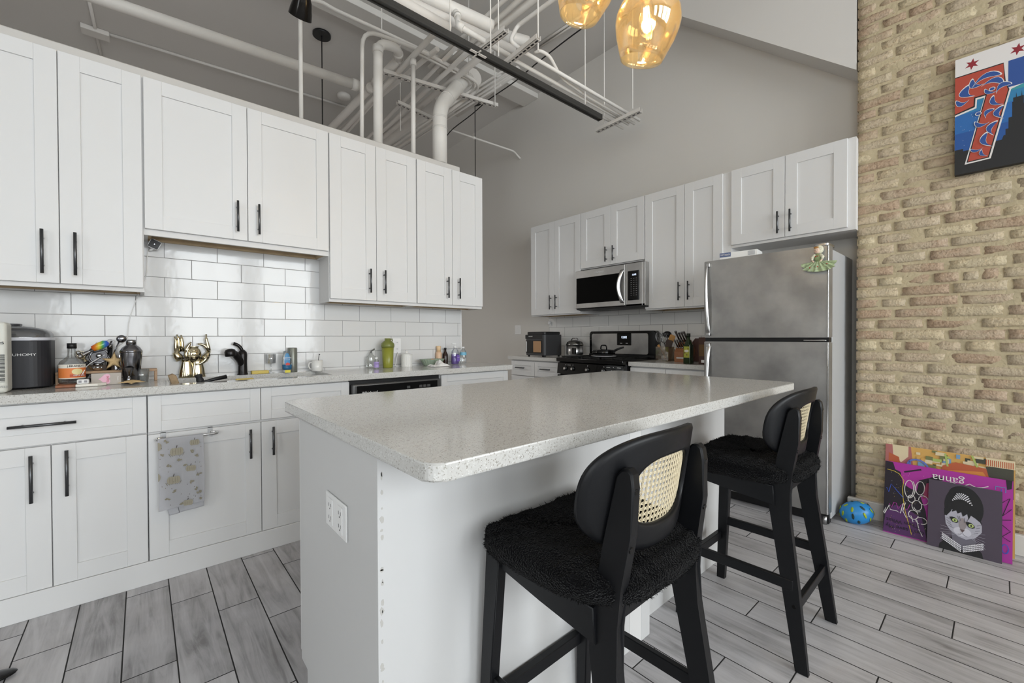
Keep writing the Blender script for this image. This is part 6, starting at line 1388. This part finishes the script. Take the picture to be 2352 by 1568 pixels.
mb.grid(nap, 40, 26); o_ = mb.build('napkin', mat('linen_white', srgb(226, 224, 222), .85)); r_ = o_; o_.location = (p.x-.02, 2.79, ZT+.0005); tag(o_, 'crumpled white napkin in front of the green pie dish', 'napkin')
p = on_counter(1013, 2.965); t = thing('air_freshener', 'peach coloured air freshener spray can behind the pie dish', 'spray can', (p.x, 3.0, ZT)); lathed('can', [(.024, 0), (.026, .004), (.026, .090), (.018, .106)], mat('peach_can', srgb(214, 180, 150), .35), t); lathed('sprayer', [(.018, .106), (.017, .125), (.020, .142), (.016, .150)], mat('peach_top', srgb(222, 190, 150), .4), t)
p = on_counter(1026, 2.975); t = thing('vinegar_bottle', 'small dark brown bottle between the peach can and the purple soap', 'bottle', (p.x, 2.995, ZT)); lathed('bottle', [(.020, 0), (.021, .004), (.021, .080), (.009, .104), (.008, .122)], mat('dark_amber_bottle', srgb(42, 26, 22), .12), t); lathed('cap', [(.010, .120), (.010, .134)], BLACKP, t)
p = on_counter(1043, 2.94); t = thing('hand_soap', 'clear pump bottle half full of purple soap at the right end of the counter', 'bottle', (p.x, 2.925, ZT)); lathed('bottle', [(.032, 0), (.035, .004), (.035, .085), (.030, .108), (.014, .128), (.012, .136)], GLASS, t, sy=.7); lathed('liquid', [(.031, .002), (.0338, .006), (.0338, .082)], mat('purple_soap', srgb(86, 50, 150), .15), t, sy=.68)
MB().box((.002, -.0262, .024), (.028, -.0246, .074), .0005).build('label', mat('label_purple', srgb(110, 84, 168), .5), t); text('label_text', 'method', .006, frame((.015, -.0268, .055), (1, 0, 0), (0, 0, 1)), TEXTW, t)
mb = MB(); mb.cyl((0, 0, .134), (0, 0, .148), .013, 16); mb.cyl((0, 0, .148), (0, 0, .166), .004, 10); mb.box((-.030, -.006, .164), (.008, .006, .172), .002); mb.build('pump', WHITEP, t)
p = on_counter(1064, 2.955); t = thing('water_bottle', 'small clear water bottle at the very end of the sink counter', 'bottle', (p.x, 2.955, ZT)); lathed('bottle', [(.024, 0), (.027, .004), (.026, .03), (.028, .05), (.026, .07), (.028, .092), (.020, .110), (.011, .124), (.011, .130)], thin_glass('clear_pet_bottle', (.9, .92, .93), .35, .06), t, seg=24); lathed('label', [(.0283, .070), (.0283, .094)], mat('label_sky', srgb(120, 180, 206), .5), t, seg=24, cap0=False, cap1=False); lathed('cap', [(.012, .128), (.012, .140)], WHITEP, t, seg=20)

# ---- range wall counter
def on_r(px, x): p = at('x', x, px, 820); return Vector((x, p.y, ZR+.0005))
p = on_r(1246, 3.32); t = thing('air_fryer_oven', 'black air fryer oven with a copper window on the far left range counter', 'air fryer', (3.20, p.y, ZR+.0005), R90)
MB().prism(rrect(-.15, .15, 0, .28, .03), .225, Matrix.Translation((0, 0, .014)), .004).build('body', mat('fryer_graphite', srgb(58, 58, 60), .4), t); MB().prism(rrect(-.14, .14, .01, .27, .03), .030, Matrix.Translation((0, 0, .239)), .004).build('top', BLACKP, t)
MB().box((-.135, -.004, .040), (.115, .002, .175), .002).build('door', BLACKG, t); MB().box((-.015, -.006, .048), (.10, -.0035, .168), .002).build('copper_window', mat('copper_window', srgb(176, 140, 106), .3, .5), t)
MB().box((-.128, -.007, .05), (-.118, -.003, .165), .002).build('door_handle', STEELL, t); MB().box((-.145, -.003, .192), (.12, .002, .236), .002).build('control_strip', BLACKP, t); text('brand_text', 'nutricook', .016, frame((-.06, -.0045, .220), (1, 0, 0), (0, 0, 1)), TEXTW, t)
for x in (-.12, .12):
    for y in (.03, .25): MB().cyl((x, y, 0), (x, y, .015), .012, 12).build('foot', BLACKP, t)
p = at('x', 3.45, 1323, 800); t = thing('rice_cooker', 'round steel rice cooker standing on the back left of the range', 'rice cooker', (3.43, p.y, .9465), R90)
lathed('body', [(.085, 0), (.088, .006), (.088, .100)], STEELL, t); lathed('lid', [(.091, .098), (.091, .108), (.080, .135), (.05, .150), (.002, .155)], mat('cooker_lid', srgb(120, 120, 118), .22, .9), t); MB().tube(smooth_path([(-.05, 0, .143), (-.035, 0, .172), (.035, 0, .172), (.05, 0, .143)], .02), .006, 12).build('lid_handle', STL, t)
MB().box((.030, -.086, .010), (.072, -.060, .075), .004).build('control_panel', BLACKG, t); MB().tube([(-.088, -.01, .09), (-.1, -.01, .06), (-.092, -.01, .04)], .006, 8).build('side_handle', BLACKP, t)
p = at('x', 3.36, 1391, 800); t = thing('skillet', 'black lidded skillet with a loop handle on the middle burner', 'pan', (3.33, p.y, .9475), R90)
lathed('rest', [(.115, 0), (.118, .003), (.118, .006), (.100, .008)], mat('rest_grey', srgb(170, 170, 172), .3), t); lathed('pan', [(.085, .008), (.105, .018), (.112, .048), (.108, .050)], BLACKG, t); lathed('lid', [(.112, .050), (.09, .062), (.02, .072), (.002, .073)], BLACKG, t)
MB().tube(smooth_path([(-.035, 0, .068), (-.030, 0, .105), (.030, 0, .105), (.035, 0, .068)], .03), .006, 12).build('lid_handle', mat('handle_shiny_black', srgb(30, 30, 32), .1, .6), t); MB().tube([(.10, .0, .045), (.15, .03, .075), (.19, .05, .088)], [.012, .010, .008], 12).build('handle', BLACKP, t)
# utensil holder
p = on_r(1531, 3.42); t = thing('utensil_holder', 'clear square holder full of kitchen utensils right of the range', 'utensil holder', (3.40, p.y, ZR+.0005), R90)
mb = MB(); h = .125; w2 = .058
for a, b in (((-w2, -w2, 0), (w2, w2, .004)), ((-w2, -w2, .004), (w2, -w2+.003, h)), ((-w2, w2-.003, .004), (w2, w2, h)), ((-w2, -w2+.003, .004), (-w2+.003, w2-.003, h)), ((w2-.003, -w2+.003, .004), (w2, w2-.003, h))): mb.box(a, b)
mb.build('box', thin_glass('brownish_acrylic', (.80, .74, .66), .3, .05, (.6, .5, .4)), t)
OWD = mat('spoon_wood', srgb(176, 130, 72), .6); c0 = Vector((3.40, p.y, ZR+.006))
def uten(name, lab, cat, dx, dy, tx, ty, L, m, head):
    a = c0+Vector((dy, -dx, 0)); b = c0+Vector((ty, -tx, L)); t = thing(name, lab, cat, a); MB().tube([Vector(), b-a], .0045, 10).build('handle', m, t); d = (b-a).normalized()
    ez = Vector((-1, 0, 0)); ex = d.cross(ez).normalized(); M = frame(b-a, ex, d); head(t, M, m)
def whisk(t, M, m):
    mb = MB()
    for k in range(5):
        ph = k*PI/5; mb.tube([M @ Vector((.028*math.sin(a)*math.cos(ph), .045-.045*math.cos(a), .028*math.sin(a)*math.sin(ph))) for a in [2*PI*i/22 for i in range(23)]], .0014, 6)
    mb.build('whisk_wires', STL, t)
def flat(w, l):
    def f(t, M, m): MB().prism(rrect(-w, w, 0, l, min(w, l)*.45), .004, M).build('blade', m, t)
    return f
def ladle(r):
    def f(t, M, m): MB().ball((M @ Vector((0, r*.7, 0))), r, 18, (1, 1, .8)).build('bowl', m, t)
    return f
uten('whisk', 'steel balloon whisk at the left in the utensil holder', 'whisk', -.02, 0, -.045, -.01, .155, STL, whisk); uten('whisk', 'smaller steel whisk in the middle of the utensil holder', 'whisk', .0, .02, -.008, .0, .150, STL, whisk)
uten('ladle', 'black ladle highest in the utensil holder', 'ladle', .0, .03, -.002, .035, .200, BLACKP, ladle(.036)); uten('wooden_spoon', 'wooden spatula leaning right in the utensil holder', 'spoon', -.03, .02, .042, .01, .160, OWD, flat(.026, .065)); uten('wooden_spoon', 'long wooden spoon crossing low inside the utensil holder', 'spoon', .035, -.03, -.04, -.02, .11, OWD, flat(.010, .03)); uten('slotted_turner', 'dark turner at the right in the utensil holder', 'turner', .0, -.01, .030, -.01, .110, mat('brown_nylon', srgb(60, 46, 40), .5), flat(.030, .07))
# knife block
p = on_r(1563, 3.36); t = thing('knife_block', 'orange brown wooden knife block behind the olive oil bottle', 'knife block', (3.40, p.y, ZR+.0005), R90); KW = mat('block_wood', srgb(142, 94, 62), .5, mottle=(30, .12))
MB().prism([(-.05, 0), (.09, 0), (.12, .10), (.045, .185), (-.05, .085)], .10, frame((-.05, 0, 0), (0, 1, 0), (0, 0, 1)), .002).build('block', KW, t); MB().box((-.03, -.0515, .030), (.035, -.0500, .042)).build('name_plate', mat('silver_plate', srgb(190, 190, 186), .4), t)
kb = Vector((3.40, p.y, ZR+.0005))
kn = 0
for (dx, fy, fz, L, r) in ((-.035, .03, .160, .105, .0085), (-.012, .03, .160, .090, .008), (.012, .03, .160, .095, .008), (.035, .03, .160, .10, .0085), (-.03, -.02, .115, .075, .0065), (-.01, -.02, .115, .075, .0065), (.01, -.02, .115, .075, .0065), (.03, -.02, .115, .075, .0065)):
    kn += 1; a = kb+Vector((fy, -dx, fz)); d = Vector((-.40, .22, .88)).normalized(); t = thing('kitchen_knife', ('long' if L > .08 else 'short') + ' dark handled steak or kitchen knife slotted in the wooden knife block', 'knife', a, 0, 'knives in the wooden block')
    MB().tube([d*-.004, d*.012], r*1.05, 10).build('bolster', STL, t); MB().tube([d*.012, d*L*.6, d*L], [r, r*.8, r*1.1], 10).build('handle', mat('knife_handle', srgb(44, 34, 32), .35), t); MB().tube([d*L, d*(L+.006)], r*1.12, 10).build('end_cap', STL, t)
# olive oil and coffee
p = on_r(1579, 3.20); t = thing('olive_oil_bottle', 'dark green square olive oil bottle with a green label beside the refrigerator', 'bottle', (3.215, p.y+.0, ZR+.0005), R90); OG = mat('dark_green_glass', srgb(34, 48, 26), .1)
MB().prism(rrect(-.029, .029, -.029, .029, .008), .150, None, .003).build('bottle', OG, t); lathed('shoulder', [(.030, .149), (.024, .165), (.013, .190), (.0115, .215)], OG, t, cap0=False); lathed('cap', [(.0145, .210), (.0145, .236)], mat('cap_dark_green', srgb(30, 36, 26), .4), t)
MB().box((-.023, -.0305, .048), (.023, -.0292, .135), .0005).build('label', mat('label_olive', srgb(158, 160, 60), .5), t); MB().ball((0, -.0305, .100), .015, 14, (1.2, .1, .7)).build('label_flower', mat('label_white', srgb(214, 212, 196), .5), t)
for x, z in ((.012, .118), (-.014, .086), (.003, .07)): MB().ball((x, -.0307, z), .005, 10, (1, .15, 1)).build('olive_print', mat('print_olive', srgb(96, 60, 40), .5), t)
p = on_r(1610, 3.22); t = thing('coffee_bag', 'brown coffee bag standing between the olive oil and the refrigerator', 'bag', (3.26, p.y, ZR+.0005), R90); mb = MB()
mb.prism([(-.027, 0), (.034, 0), (.036, .10), (.033, .175), (.034, .205), (-.027, .205), (-.026, .175), (-.028, .10)], .05, frame((0, .025, 0), (1, 0, 0), (0, 0, 1)), .004); mb.build('bag', mat('bag_brown', srgb(70, 44, 34), .35, bump=(20, .5, .006)), t)
MB().box((-.020, -.0262, .060), (.034, -.0252, .150), .0005).build('gold_panel', mat('bag_gold', srgb(104, 78, 46), .4, .3), t); MB().box((-.004, -.0265, .012), (.030, -.0255, .032)).build('barcode_patch', PAPER, t)
p = on_r(1592, 3.42); t = thing('cutting_board', 'dark rounded board leaning behind the olive oil bottle', 'board', (3.50, p.y, ZR+.0005), R90); MB().prism([(-.06, 0), (.05, 0), (.05, .14), (.01, .20), (-.04, .20), (-.06, .17)], .012, frame((0, .0, 0), (1, 0, 0), (0, .25, 1)), .002).build('board', mat('board_dark', srgb(74, 48, 42), .5), t)
